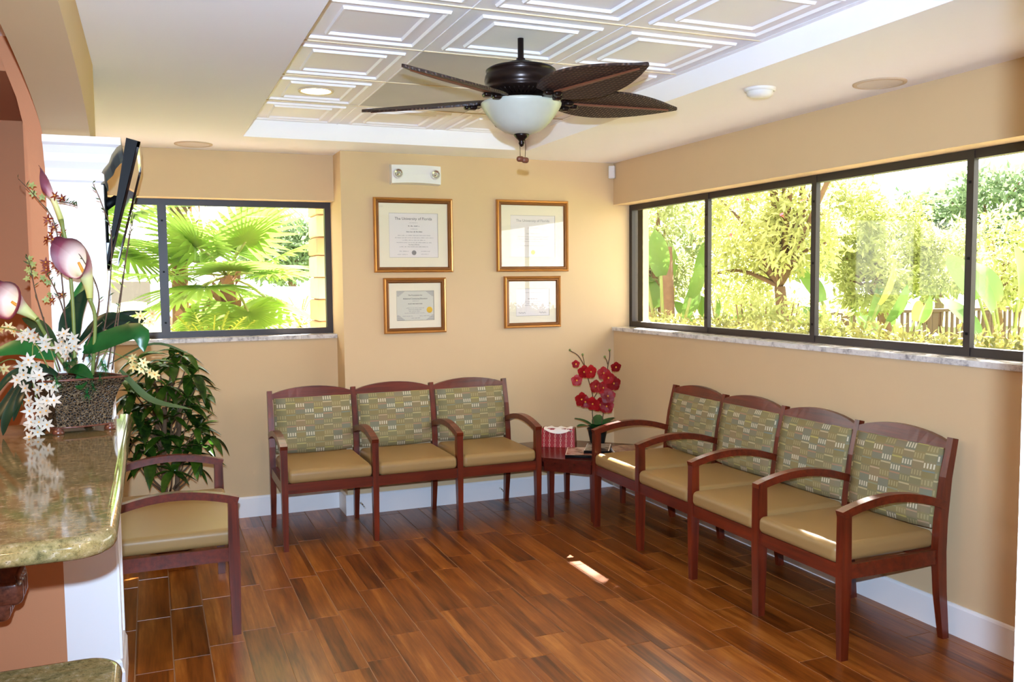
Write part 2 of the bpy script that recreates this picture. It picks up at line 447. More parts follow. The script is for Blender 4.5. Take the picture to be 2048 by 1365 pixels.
# ------------------------------------------------------------------ mesh helpers
class MB:
    def __init__(s):
        s.v = []; s.f = []; s.sm = []; s.attr = None
    def add(s, vs, fs, smooth=False):
        b = len(s.v)
        s.v.extend([tuple(p) for p in vs])
        for f in fs:
            s.f.append(tuple(b + i for i in f)); s.sm.append(smooth)
        return b
    def box(s, x0, x1, y0, y1, z0, z1):
        if x0 > x1: x0, x1 = x1, x0
        if y0 > y1: y0, y1 = y1, y0
        if z0 > z1: z0, z1 = z1, z0
        vs = [(x, y, z) for z in (z0, z1) for y in (y0, y1) for x in (x0, x1)]
        s.add(vs, [(0, 2, 3, 1), (4, 5, 7, 6), (0, 1, 5, 4), (2, 6, 7, 3), (0, 4, 6, 2), (1, 3, 7, 5)])
        return s
    def hexa(s, bot, top):
        s.add(list(bot) + list(top), [(3, 2, 1, 0), (4, 5, 6, 7), (0, 1, 5, 4), (1, 2, 6, 5), (2, 3, 7, 6), (3, 0, 4, 7)])
        return s
    def prism(s, poly, axis, a, b):
        """poly: 2d outline (ccw); extruded along axis ('x','y','z') from a to b"""
        n = len(poly)
        def P(p, t):
            return {'x': (t, p[0], p[1]), 'y': (p[0], t, p[1]), 'z': (p[0], p[1], t)}[axis]
        vs = [P(p, a) for p in poly] + [P(p, b) for p in poly]
        fs = [tuple(range(n - 1, -1, -1)), tuple(range(n, 2 * n))] + [(i, (i + 1) % n, n + (i + 1) % n, n + i) for i in range(n)]
        s.add(vs, fs)
        return s
    def rbox(s, c, size, r, n=3, deform=None):
        hx, hy, hz = [v / 2 for v in size]
        r = min(r, hx, hy, hz)
        def ticks(h):
            t = [-(h - r) - r * math.tan(k / n * PI / 4) for k in range(n, -1, -1)]
            return t + [-v for v in reversed(t)]
        T = [ticks(hx), ticks(hy), ticks(hz)]
        H = (hx, hy, hz)
        idx = {}
        vs = []
        def vid(p):
            key = tuple(round(q, 6) for q in p)
            if key not in idx:
                q = [max(-(H[i] - r), min(H[i] - r, p[i])) for i in range(3)]
                d = Vector([p[i] - q[i] for i in range(3)])
                if d.length > 1e-9:
                    d = d.normalized() * r
                o = Vector(q) + d
                if deform: o = deform(o)
                idx[key] = len(vs)
                vs.append((o[0] + c[0], o[1] + c[1], o[2] + c[2]))
            return idx[key]
        fs = []
        for ax in range(3):
            a, b = (ax + 1) % 3, (ax + 2) % 3
            for sg in (-1, 1):
                for i in range(len(T[a]) - 1):
                    for j in range(len(T[b]) - 1):
                        q = []
                        for (ii, jj) in ((i, j), (i + 1, j), (i + 1, j + 1), (i, j + 1)):
                            p = [0, 0, 0]; p[ax] = sg * H[ax]; p[a] = T[a][ii]; p[b] = T[b][jj]
                            q.append(vid(p))
                        if sg < 0: q.reverse()
                        q = list(dict.fromkeys(q))
                        if len(q) >= 3: fs.append(tuple(q))
        s.add(vs, fs, True)
        return s
    def tube(s, pts, r, n=6, cap=True, smooth=True):
        pts = [Vector(p) for p in pts]
        if not hasattr(r, '__len__'): r = [r] * len(pts)
        rings = []
        up = Vector((0, 0, 1))
        prev = None
        for i, p in enumerate(pts):
            t = (pts[min(i + 1, len(pts) - 1)] - pts[max(i - 1, 0)])
            if t.length < 1e-9: t = Vector((0, 0, 1))
            t.normalize()
            if prev is None:
                a = t.cross(up)
                if a.length < 1e-3: a = t.cross(Vector((1, 0, 0)))
            else:
                a = prev - t * prev.dot(t)
            a.normalize(); prev = a
            b = t.cross(a)
            rings.append([p + (a * math.cos(2 * PI * k / n) + b * math.sin(2 * PI * k / n)) * r[i] for k in range(n)])
        vs = [q for ring in rings for q in ring]
        fs = []
        for i in range(len(pts) - 1):
            for k in range(n):
                fs.append((i * n + k, i * n + (k + 1) % n, (i + 1) * n + (k + 1) % n, (i + 1) * n + k))
        s.add(vs, fs, smooth)
        if cap:
            b = len(s.v) - len(vs)
            s.f.append(tuple(b + k for k in reversed(range(n)))); s.sm.append(False)
            s.f.append(tuple(b + (len(pts) - 1) * n + k for k in range(n))); s.sm.append(False)
        return s
    def lathe(s, prof, n=32, c=(0, 0, 0), smooth=True):
        vs = []
        for (r, z) in prof:
            for k in range(n):
                a = 2 * PI * k / n
                vs.append((c[0] + r * math.cos(a), c[1] + r * math.sin(a), c[2] + z))
        fs = []
        for i in range(len(prof) - 1):
            for k in range(n):
                fs.append((i * n + k, i * n + (k + 1) % n, (i + 1) * n + (k + 1) % n, (i + 1) * n + k))
        s.add(vs, fs, smooth)
        return s
    def sweep(s, pts, wv, hv, side):
        """rectangular bar along pts; side: unit vector across; widths wv, heights hv per point (or constants)"""
        pts = [Vector(p) for p in pts]
        n = len(pts)
        if not hasattr(wv, '__len__'): wv = [wv] * n
        if not hasattr(hv, '__len__'): hv = [hv] * n
        side = Vector(side)
        vs = []
        for i, p in enumerate(pts):
            t = (pts[min(i + 1, n - 1)] - pts[max(i - 1, 0)]).normalized()
            nrm = side.cross(t).normalized()
            for (a, b) in ((-1, -1), (1, -1), (1, 1), (-1, 1)):
                vs.append(p + side * (a * wv[i] / 2) + nrm * (b * hv[i] / 2))
        fs = [(3, 2, 1, 0), tuple(4 * (n - 1) + k for k in range(4))]
        for i in range(n - 1):
            for k in range(4):
                fs.append((4 * i + k, 4 * i + (k + 1) % 4, 4 * i + 4 + (k + 1) % 4, 4 * i + 4 + k))
        s.add(vs, fs)
        return s
    def leaf(s, base, d, up, L, W, bend=0.0, fold=0.15, n=4, shape=None, tip=0.0):
        """blade from base along d, bending down by bend*L, folded along the midrib"""
        base = Vector(base); d = Vector(d).normalized(); up = Vector(up)
        side = d.cross(up)
        if side.length < 1e-4: side = d.cross(Vector((1, 0.3, 0.2)))
        side.normalize(); upn = side.cross(d).normalized()
        vs = []
        for i in range(n + 1):
            t = i / n
            wd = (shape(t) if shape else math.sin(PI * min(1, (0.04 + 0.96 * t)) ** 0.8)) * W / 2
            if i == n: wd = W * tip / 2
            p = base + d * (L * t) - upn * (bend * L * t * t)
            vs += [p - side * wd + upn * (fold * wd), p, p + side * wd + upn * (fold * wd)]
        fs = []
        for i in range(n):
            a = 3 * i
            fs += [(a, a + 1, a + 4, a + 3), (a + 1, a + 2, a + 5, a + 4)]
        s.add(vs, fs, True)
        return s
    def ribbon(s, pts, wid, up=(0, 0, 1), fold=0.2):
        pts = [Vector(p) for p in pts]; n = len(pts); up = Vector(up)
        vs = []
        for i, p in enumerate(pts):
            t = (pts[min(i + 1, n - 1)] - pts[max(i - 1, 0)]).normalized()
            sd = t.cross(up)
            if sd.length < 1e-3: sd = Vector((1, 0, 0))
            sd.normalize(); un = sd.cross(t)
            w_ = wid[i] / 2
            vs += [p - sd * w_ + un * (fold * w_), p, p + sd * w_ + un * (fold * w_)]
        fs = []
        for i in range(n - 1):
            a = 3 * i
            fs += [(a, a + 1, a + 4, a + 3), (a + 1, a + 2, a + 5, a + 4)]
        s.add(vs, fs, True)
        return s
    def mesh(s, name):
        me = bpy.data.meshes.new(name)
        me.from_pydata(s.v, [], s.f)
        me.polygons.foreach_set('use_smooth', s.sm)
        if s.attr is not None:
            a = me.attributes.new('grow', 'FLOAT', 'POINT')
            a.data.foreach_set('value', s.attr)
        me.update()
        return me
    def build(s, name, m, parent=None, loc=None):
        return put(name, s.mesh(name), m, parent, loc)

def put(name, me, m=None, parent=None, loc=None, rot=None):
    if m is not None and not me.materials:
        me.materials.append(MT[m] if isinstance(m, str) else m)
    o = bpy.data.objects.new(name, me)
    C.objects.link(o)
    if parent is not None: o.parent = parent
    if loc is not None: o.location = loc
    if rot is not None: o.rotation_euler = rot
    return o

def tag(o, label, cat, group=None, kind=None):
    o['label'] = label; o['category'] = cat
    if group: o['group'] = group
    if kind: o['kind'] = kind
    return o

def thing(name, loc, label, cat, rz=0.0, group=None):
    o = bpy.data.objects.new(name, None)
    o.empty_display_size = 0.1
    C.objects.link(o); o.location = loc; o.rotation_euler = (0, 0, rz)
    return tag(o, label, cat, group)

def struct(name, mb, m, parent=None):
    o = mb.build(name, m, parent)
    o['kind'] = 'structure'
    return o

def copy_tree(o, parent=None):
    c = o.copy(); C.objects.link(c)
    if parent is not None: c.parent = parent
    for ch in list(o.children): copy_tree(ch, c)
    return c

def curve_pts(ctrl, n=12):
    """Catmull-Rom through control points"""
    P = [Vector(p) for p in ctrl]
    P = [P[0] * 2 - P[1]] + P + [P[-1] * 2 - P[-2]]
    o = []
    segs = len(P) - 3
    for i in range(segs):
        m_ = max(2, n // segs)
        for j in range(m_):
            t = j / m_
            a, b, c, d = P[i:i + 4]
            o.append(0.5 * ((2 * b) + (c - a) * t + (2 * a - 5 * b + 4 * c - d) * t * t + (3 * b - a - 3 * c + d) * t ** 3))
    o.append(P[-2])
    return o

# ------------------------------------------------------------------ the room
H, HT = 2.403, 2.505
BX, BY = -2.012, 0.236
ZS, ZH = 1.20, 2.10          # window frame bottom and top

floor = struct('floor', MB().box(-6.0, 0.2, -7.5, 0.4, -0.12, -0.0015), 'grout')
pl = MB()
pw, plen, g = 0.1462, 0.606, 0.0014
# one tile, edges eased
a, b_, e = pw / 2 - g, plen / 2 - g, 0.0012
pl.add([(-a, -b_, -0.004), (a, -b_, -0.004), (a, b_, -0.004), (-a, b_, -0.004),
        (-a + e, -b_ + e, 0), (a - e, -b_ + e, 0), (a - e, b_ - e, 0), (-a + e, b_ - e, 0)],
       [(4, 5, 6, 7), (0, 1, 5, 4), (1, 2, 6, 5), (2, 3, 7, 6), (3, 0, 4, 7)])
plank_me = pl.mesh('plank')
known = {0: -0.83, 1: -1.347, 2: -1.263, 4: -1.255, 5: -1.130, 7: -1.46, 8: -1.36, 10: -1.31, 12: -1.27,
         13: -2.575, 14: -2.672, 15: -2.750}
rnd = random.Random(5)
rest = MB()
first = None
for c in range(-16, 23):
    x = -3.291 + c * pw + pw / 2
    off = known.get(c, -1.2 - rnd.random() * plen)
    top = off
    while top < 0.30: top += plen
    y = top
    while y > -6.6:
        yc = y - plen / 2
        if c >= -1 and yc > -4.9 and x < 0.0:
            o = put('plank', plank_me, 'plank', floor, (x, yc, 0))
        else:
            z = 0
            rest.add([(x - a, yc - b_, z), (x + a, yc - b_, z), (x + a, yc + b_, z), (x - a, yc + b_, z)], [(0, 1, 2, 3)])
        y -= plen
o = rest.build('far_planks', 'plank', floor); o['kind'] = 'stuff'

# walls
wb = struct('wall_back', MB().box(BX, 0.25, 0.0, 0.49, 0, H + 0.12), 'wall')
m = MB()
m.box(-4.45, BX, BY, 0.49, 0, ZS - 0.025)
m.box(-4.45, BX, BY, 0.49, ZH, H + 0.12)
m.box(-4.45, -4.12, BY, 0.49, ZS - 0.025, ZH)
struct('wall_alcove', m, 'wall')
m = MB()
m.box(0, 0.17, -7.5, 0, 0, ZS - 0.025)
m.box(0, 0.17, -7.5, 0, ZH, H + 0.12)
m.box(0, 0.17, -7.5, -3.96, ZS - 0.025, ZH)
wr = struct('wall_right', m, 'wall')
m = MB()
m.box(0.17, 0.25, -7.5, 0, 0, ZS - 0.03)
m.box(0.17, 0.25, -7.5, 0, ZH, H + 0.12)
m.box(0.175, 0.30, 0.0, 0.49, 0, H + 0.12)
m.box(0.17, 0.25, -7.5, -3.96, ZS - 0.03, ZH)
m.build('stucco', 'stucco', wr)
m = MB().box(-3.56, -3.545, -2.2, -1.075, 0, H)
m.box(-4.45, -4.30, -1.09, BY, 0, H)
m.box(-4.30, -3.56, -1.09, -1.075, 0, H)
struct('wall_left', m, 'wall')
struct('wall_rear', MB().box(-6.1, 0.1, -7.6, -7.5, 0, H), 'wall')
struct('wall_reception', MB().box(-6.1, -6.0, -7.5, -2.2, 0, H), 'terracotta')
struct('wall_front', MB().box(-2.60, 0, -5.46, -5.352, 0, H), 'wall')
# door opening of that partition: white jamb facing the camera's side
m = MB().box(-2.64, -2.60, -5.465, -5.348, 0, H)
m.box(-2.62, -2.52, -5.482, -5.462, 0, H)
d1 = struct('door_1', m, 'trim')

# header wall with the arched opening above the counter
pts = []
for i in range(61):
    t = PI * i / 60
    pts.append((-4.15 + 1.90 * math.cos(t), 2.02 + 0.22 * math.sin(t)))
hm = MB(); vs = []; fs = []
N_ = len(pts)
for (y, z) in pts: vs += [(-3.504, y, z), (-3.356, y, z)]
for i in range(N_ - 1): fs.append((2 * i, 2 * i + 1, 2 * i + 3, 2 * i + 2))
hm.add(vs, fs, True)
for x_ in (-3.504, -3.356):
    vs = []; fs = []
    for (y, z) in pts: vs += [(x_, y, z), (x_, y, H)]
    for i in range(N_ - 1): fs.append((2 * i, 2 * i + 1, 2 * i + 3, 2 * i + 2))
    hm.add(vs, fs)
hm.box(-3.504, -3.356, -2.252, -1.93, 2.06, H)
hm.box(-3.504, -3.356, -6.6, -6.045, 0, H)
struct('wall_header', hm, 'wall')

# terracotta wall beside the pilaster, its arched niche opening and the niche behind
m = MB()
m.box(-6.0, -3.505, -2.27, -2.15, 0, 1.022)
edge = [(-3.557, 1.072), (-3.557, 2.0), (-3.562, 2.09), (-3.583, 2.2), (-3.625, 2.33), (-3.665, H)]
m.prism([(-3.505, 1.072), (-3.505, H)] + list(reversed(edge)), 'y', -2.27, -2.20)
m.box(-6.0, -3.56, -1.15, -1.09, 0, H)
m.box(-3.575, -3.56, -2.2, -1.12, 0, H)
m.box(-6.0, -3.56, -2.205, -1.12, 2.30, H)
m.box(-6.05, -6.0, -2.2, -1.1, 0, H)
struct('wall_niche', m, 'terracotta')

# ceiling: lower soffit around a raised tray of embossed tiles
TX0, TX1, TY1, TY0 = -2.65, -0.857, -0.385, -4.66
m = MB()
m.box(-6.1, TX0, -7.6, 0.49, H, HT + 0.06)
m.box(TX1, 0.2, -7.6, 0.49, H, HT + 0.06)
m.box(TX0, TX1, TY1, 0.49, H, HT + 0.06)
m.box(TX0, TX1, -7.6, TY0, H, HT + 0.06)
m.box(TX0, TX1, TY0, TY1, HT + 0.03, HT + 0.06)
ce = struct('ceiling', m, 'ceiling')
TW = 0.6096
def tile_mesh(w_, plain=False):
    t = MB()
    hx, hy = w_ / 2 - 0.002, TW / 2 - 0.002
    t.box(-hx, hx, -hy, hy, 0, 0.012)
    if not plain:
        for ins in (0.058, 0.128):
            ax, ay = hx - ins * (w_ / TW), hy - ins
            prof = [(0.0, 0.0), (0.004, -0.010), (0.012, -0.010), (0.017, 0.0)]
            vs, fs = [], []
            for (d_, z_) in prof:
                vs += [(-ax + d_, -ay + d_, z_), (ax - d_, -ay + d_, z_), (ax - d_, ay - d_, z_), (-ax + d_, ay - d_, z_)]
            for i in range(3):
                for k in range(4):
                    fs.append((4 * i + k, 4 * i + 4 + k, 4 * i + 4 + (k + 1) % 4, 4 * i + (k + 1) % 4))
            t.add(vs, fs)
    return t.mesh('ceiling_tile')
tiles = {}
xs = [(-2.648, -2.104), (-2.104, -1.494), (-1.494, -0.885)]
for ci, (xa, xb) in enumerate(xs):
    for r in range(7):
        yt = -0.3674 - r * TW
        plain = ci == 1 and r in (1, 2)
        key = (ci == 0, plain)
        if key not in tiles: tiles[key] = tile_mesh(xb - xa, plain)
        yo = (yt - TW / 2) if r else (yt - TW / 2 - 0.010)
        o = put('ceiling_tile', tiles[key], 'plain_tile' if plain else 'tile', ce, ((xa + xb) / 2, yo, HT))
        if plain: o['label'] = 'flat grey tile without relief'
m = MB()
m.box(-0.884, TX1, TY0, TY1, HT - 0.002, HT + 0.01)
m.build('edge_strip', 'tile', ce)
for r in range(1, 8):
    y = -0.3674 - r * TW
    MB().box(TX0, -0.88, y - 0.0035, y + 0.0035, HT - 0.004, HT + 0.002).build('grid_bar', 'gridbar', ce)
for x in (-2.104, -1.494):
    MB().box(x - 0.003, x + 0.003, TY0, TY1, HT - 0.003, HT + 0.002).build('grid_bar', 'tile', ce)
MB().box(TX0, TX0 + 0.012, TY0, TY1, HT - 0.004, HT + 0.002).build('grid_bar', 'gridbar', ce)
struct('roof', MB().box(-7.0, 1.06, -8.0, 1.33, 2.58, 2.72), 'roof')

# baseboards (plain board with an eased top)
def baseboard(name, x0, x1, y0, y1, face):
    m = MB(); h, t = 0.1365, 0.015
    if face == '-y':
        m.prism([(0, 0), (-t, 0), (-t, h - 0.012), (-t + 0.004, h - 0.004), (-t + 0.009, h), (0, h)][::-1], 'x', x0, x1)
        m.v = [(x, y + y0, z) for x, y, z in m.v]
    else:
        s_ = -1 if face == '-x' else 1
        m.prism([(0, 0), (s_ * t, 0), (s_ * t, h - 0.012), (s_ * (t - 0.004), h - 0.004), (s_ * (t - 0.009), h), (0, h)], 'y', y0, y1)
        m.v = [(x + x0, y, z) for x, y, z in m.v]
    return struct(name, m, 'trim')
baseboard('baseboard_back', BX - 0.015, 0, 0.0, 0, '-y')
baseboard('baseboard_alcove', -4.3, BX, BY, 0, '-y')
baseboard('baseboard_return', BX, 0, -0.0, BY, '-x')
baseboard('baseboard_right', 0, 0, -5.352, 0.0, '-x')

# windows: dark frame, mullions, panes, marble sill
def window(n, along, lo, hi, pos, mull, sill_front, label):
    """along: axis the window runs along; frame from lo to hi; pos: inner face of frame on the other axis"""
    d = 0.05
    def bx(mb, a0, a1, z0, z1, p0, p1):
        if along == 'x': mb.box(a0, a1, p0, p1, z0, z1)
        else: mb.box(p0, p1, a0, a1, z0, z1)
    wdo = MB()
    fw = 0.04
    bx(wdo, lo, hi, ZS, ZS + fw, pos, pos + d)
    bx(wdo, lo, hi, ZH - fw, ZH, pos, pos + d)
    bx(wdo, lo, lo + fw, ZS + fw, ZH - fw, pos, pos + d)
    bx(wdo, hi - fw, hi, ZS + fw, ZH - fw, pos, pos + d)
    root = struct('window_%d' % n, wdo, 'bronze')
    root['label'] = label
    for (a0, a1) in mull:
        mm = MB()
        bx(mm, a0, a1, ZS + 0.005, ZH - 0.005, pos - 0.004, pos + 0.024)
        mo = mm.build('mullion', 'bronze', root)
        for q in range(3):
            sc = MB()
            z_ = 1.30 + q * 0.33
            ac = (a0 + a1) / 2
            bx(sc, ac - 0.006, ac + 0.006, z_ - 0.006, z_ + 0.006, pos - 0.006, pos - 0.003)
            sc.build('screw', 'black', mo)
    edges = [lo + fw] + [v for ab in mull for v in ab] + [hi - fw]
    for i in range(0, len(edges), 2):
        g_ = MB()
        bx(g_, edges[i] - 0.004, edges[i + 1] + 0.004, ZS + fw - 0.004, ZH - fw + 0.004, pos + 0.014, pos + 0.020)
        g_.build('pane', 'glass', root)
    # sill slabs
    a = lo
    sg = 0.62
    while a < hi - 0.01:
        b = min(hi, a + sg)
        s_ = MB()
        bx(s_, a + 0.0008, b - 0.0008, ZS - 0.026, ZS, sill_front, pos + d + 0.01)
        s_.build('sill_slab', 'marble', root)
        a = b
    return root
window(1, 'y', -3.955, 0.0, 0.133, [(-2.968, -2.933), (-1.994, -1.957), (-1.007, -0.970)], -0.015, 'long dark-framed window of four panes in the right wall')
window(2, 'x', -4.115, BX, 0.370, [(-3.122, -3.068)], BY - 0.015, 'dark-framed window of two panes in the alcove')

# white pilaster with a crown-moulded capital
tr = struct('trim_1', MB().box(-3.505, -3.33, -2.27, -1.93, 0, 2.05), 'trim')
tr['label'] = 'white square pilaster at the end of the counter'
prof = [(0.0, 1.915), (0.012, 1.922), (0.012, 1.945), (0.004, 1.952), (0.010, 1.962), (0.030, 1.985), (0.040, 2.012), (0.058, 2.036), (0.072, 2.044), (0.072, 2.068), (0.0, 2.072)]
m = MB(); vs = []
for (o_, z_) in prof:
    vs += [(-3.504, -2.27 - o_, z_), (-3.33 + o_, -2.27 - o_, z_), (-3.33 + o_, -1.93 + o_, z_), (-3.504, -1.93 + o_, z_)]
fs = []
for i in range(len(prof) - 1):
    for k in range(3):
        fs.append((4 * i + k, 4 * i + k + 1, 4 * i + 4 + k + 1, 4 * i + 4 + k))
fs.append(tuple(4 * (len(prof) - 1) + k for k in range(4)))
m.add(vs, fs); m.build('capital', 'trim', tr)
prof = [(0.014, 0.0), (0.014, 0.12), (0.008, 0.135), (0.006, 0.155), (0.0, 0.165)]
m = MB(); vs = []
for (o_, z_) in prof:
    vs += [(-3.504, -2.27 - o_, z_), (-3.33 + o_, -2.27 - o_, z_), (-3.33 + o_, -1.93 + o_, z_), (-3.504, -1.93 + o_, z_)]
fs = []
for i in range(len(prof) - 1):
    for k in range(3):
        fs.append((4 * i + k, 4 * i + k + 1, 4 * i + 4 + k + 1, 4 * i + 4 + k))
m.add(vs, fs); m.build('base', 'trim', tr)
m = MB()
m.box(-3.331, -3.322, -2.262, -2.225, 0.165, 1.91); m.box(-3.331, -3.322, -1.975, -1.938, 0.165, 1.91)
m.build('side_stile', 'trim', tr)

# ------------------------------------------------------------------ ceiling fittings
def downlight(x, y, label):
    t = thing('recessed_downlight', (x, y, HT), label, 'light', group='recessed ceiling lights')
    MB().lathe([(0.088, -0.002), (0.086, -0.007), (0.074, -0.006), (0.070, 0.0)], 32).build('trim_ring', 'gridbar', t)
    MB().lathe([(0.072, -0.003), (0.060, -0.006), (0.03, -0.008), (0.0005, -0.008)], 32).build('lens', 'lens', t)
    lamp('downlight_lamp', 'SPOT', (x, y, HT - 0.03), 26.0, (1.0, 0.62, 0.30), (0, 0, -1), spot_size=math.radians(150), spot_blend=0.6, shadow_soft_size=0.06)
    return t
downlight(-2.383, -1.28, 'lit round recessed light in a ceiling tile near the tray edge')
def warm(x, y, e):
    lamp('reception_lamp', 'AREA', (x, y, H - 0.02), e, (1.0, 0.57, 0.27), (0, 0, -1), shape='DISK', size=0.3)
warm(-3.9, -6.2, 36); warm(-1.9, -5.0, 8); warm(-4.6, -3.4, 22)

def ceiling_speaker(x, y, label):
    t = thing('ceiling_speaker', (x, y, H), label, 'speaker', group='round speakers in the ceiling')
    MB().lathe([(0.112, 0.0), (0.111, -0.005), (0.096, -0.007), (0.094, -0.004)], 40).build('rim', 'speakerrim', t)
    MB().lathe([(0.095, -0.004), (0.05, -0.005), (0.0005, -0.005)], 40).build('grille', 'speaker', t)
ceiling_speaker(-2.905, 0.0, 'round flush ceiling speaker above the alcove window')
ceiling_speaker(-0.185, -2.74, 'round ceiling speaker with tan rim above the long window')
t = thing('smoke_detector', (-0.612, -2.465, H), 'small white smoke detector on the lower ceiling beside the tray', 'detector')
MB().lathe([(0.070, 0.0), (0.068, -0.012), (0.062, -0.014)], 28).build('base', 'white', t)
MB().lathe([(0.060, -0.012), (0.055, -0.030), (0.038, -0.040), (0.0005, -0.041)], 28).build('cover', 'white', t)

# emergency light on the back wall
t = thing('emergency_light', (-1.516, 0.0, 2.262), 'white emergency light with two round lamps above the framed diplomas', 'light')
m = MB()
n_ = 10
vs, fs = [], []
for i in range(n_ + 1):
    u = -1 + 2 * i / n_
    dz = 0.008 * (1 - u * u)
    x = u * 0.169
    vs += [(x, 0, -0.067 + dz * 0.6), (x, -0.055, -0.062 + dz), (x, -0.060, 0.0), (x, -0.055, 0.058 + dz * 0.5), (x, 0, 0.066 + dz * 0.3)]
for i in range(n_):
    for k in range(4):
        a0 = 5 * i + k
        fs.append((a0, a0 + 5, a0 + 6, a0 + 1))
fs += [(0, 1, 2, 3, 4), tuple(5 * n_ + k for k in (4, 3, 2, 1, 0))]
m.add(vs, fs); m.build('housing', 'white', t)
for sx in (-1, 1):
    lo = MB()
    lo.lathe([(0.034, 0.0), (0.033, 0.018), (0.027, 0.022)], 24)
    lo.v = [(x, -z, y) for x, y, z in lo.v]
    l_ = lo.build('lamp_head', 'white', t, (sx * 0.128, -0.058, 0.002))
    lo = MB()
    lo.lathe([(0.027, 0.019), (0.020, 0.012), (0.008, 0.010), (0.006, 0.018), (0.0005, 0.019)], 24)
    lo.v = [(x, -z, y) for x, y, z in lo.v]
    lo.build('reflector', 'chrome', l_)
# motion sensor in the corner under the ceiling
t = thing('motion_sensor', (-0.026, -0.026, 2.345), 'small white motion sensor high in the corner of the walls', 'sensor', PI / 4 * -1)
MB().rbox((0, 0, -0.01), (0.046, 0.034, 0.092), 0.008).build('case', 'white', t)
MB().rbox((0, -0.0175, -0.024), (0.034, 0.008, 0.045), 0.003).build('lens_window', 'paper', t)
# spring door stops on the baseboards
for (x, y) in ((-1.93, -0.016), (-0.93, -0.016)):
    t = thing('door_stop', (x, y, 0.075), 'small spring door stop on the baseboard %s' % ('beside the wall step' if x < -1.5 else 'behind the end leg of the bench'), 'door stop', group='spring door stops')
    MB().tube([(0, 0, 0.004), (0.006, -0.02, 0.0), (0.018, -0.035, -0.02)], [0.007, 0.005, 0.004], 8).build('spring', 'chrome', t)
    MB().rbox((0.021, -0.038, -0.024), (0.012, 0.012, 0.012), 0.004).build('tip', 'white', t)

# ------------------------------------------------------------------ ceiling fan
fan = thing('ceiling_fan', (-1.795, -2.503, HT), 'dark bronze ceiling fan with five woven leaf blades and glass bowl', 'fan')
MB().lathe([(0.0005, 0), (0.012, 0), (0.012, -0.075), (0.018, -0.078), (0.018, -0.095), (0.0005, -0.095)], 20).build('downrod', 'fanmetal', fan)
m = MB().lathe([(0.03, -0.088), (0.05, -0.094), (0.062, -0.106), (0.09, -0.108), (0.128, -0.118), (0.139, -0.126), (0.139, -0.131), (0.134, -0.134), (0.142, -0.15),
                (0.145, -0.166), (0.141, -0.182), (0.134, -0.192), (0.137, -0.196), (0.135, -0.201), (0.12, -0.212), (0.09, -0.226), (0.06, -0.232), (0.0005, -0.233)], 48)
mot = m.build('motor_housing', 'fanmetal', fan)
m = MB()
for k in range(40):
    a = 2 * PI * k / 40
    c_, s_ = math.cos(a), math.sin(a)
    m.tube([(0.122 * c_, 0.122 * s_, -0.208), (0.09 * c_, 0.09 * s_, -0.224)], 0.004, 5)
m.build('fluting', 'fanmetal', mot)
MB().lathe([(0.0005, -0.226), (0.03, -0.228), (0.03, -0.245), (0.036, -0.248), (0.05, -0.252), (0.055, -0.262), (0.0005, -0.263)], 32).build('light_stem', 'fanmetal', fan)
m = MB().lathe([(0.156, -0.251), (0.1605, -0.254), (0.159, -0.262), (0.150, -0.278), (0.135, -0.300), (0.115, -0.326), (0.095, -0.346), (0.07, -0.362), (0.04, -0.372), (0.0005, -0.375)], 48)
m.lathe([(0.0005, -0.368), (0.066, -0.354), (0.11, -0.318), (0.145, -0.275), (0.156, -0.251)], 48)
m.build('glass_bowl', 'bowl', fan)
MB().lathe([(0.0005, -0.371), (0.030, -0.372), (0.031, -0.377), (0.024, -0.386), (0.013, -0.396), (0.010, -0.402), (0.012, -0.408), (0.009, -0.416), (0.003, -0.421), (0.0005, -0.422)], 24).build('finial', 'fanmetal', fan)
for (px, py, ln) in ((-0.008, -0.004, 0.055), (0.010, -0.012, 0.062)):
    c_ = MB().tube([(px, py, -0.395), (px * 1.1, py * 1.1, -0.42), (px, py, -0.42 - ln * 0.7)], 0.0012, 5).build('pull_chain', 'fanmetal', fan)
    MB().rbox((px, py, -0.42 - ln * 0.7 - 0.012), (0.030, 0.022, 0.022), 0.010).build('pull_fob', 'rib', c_)
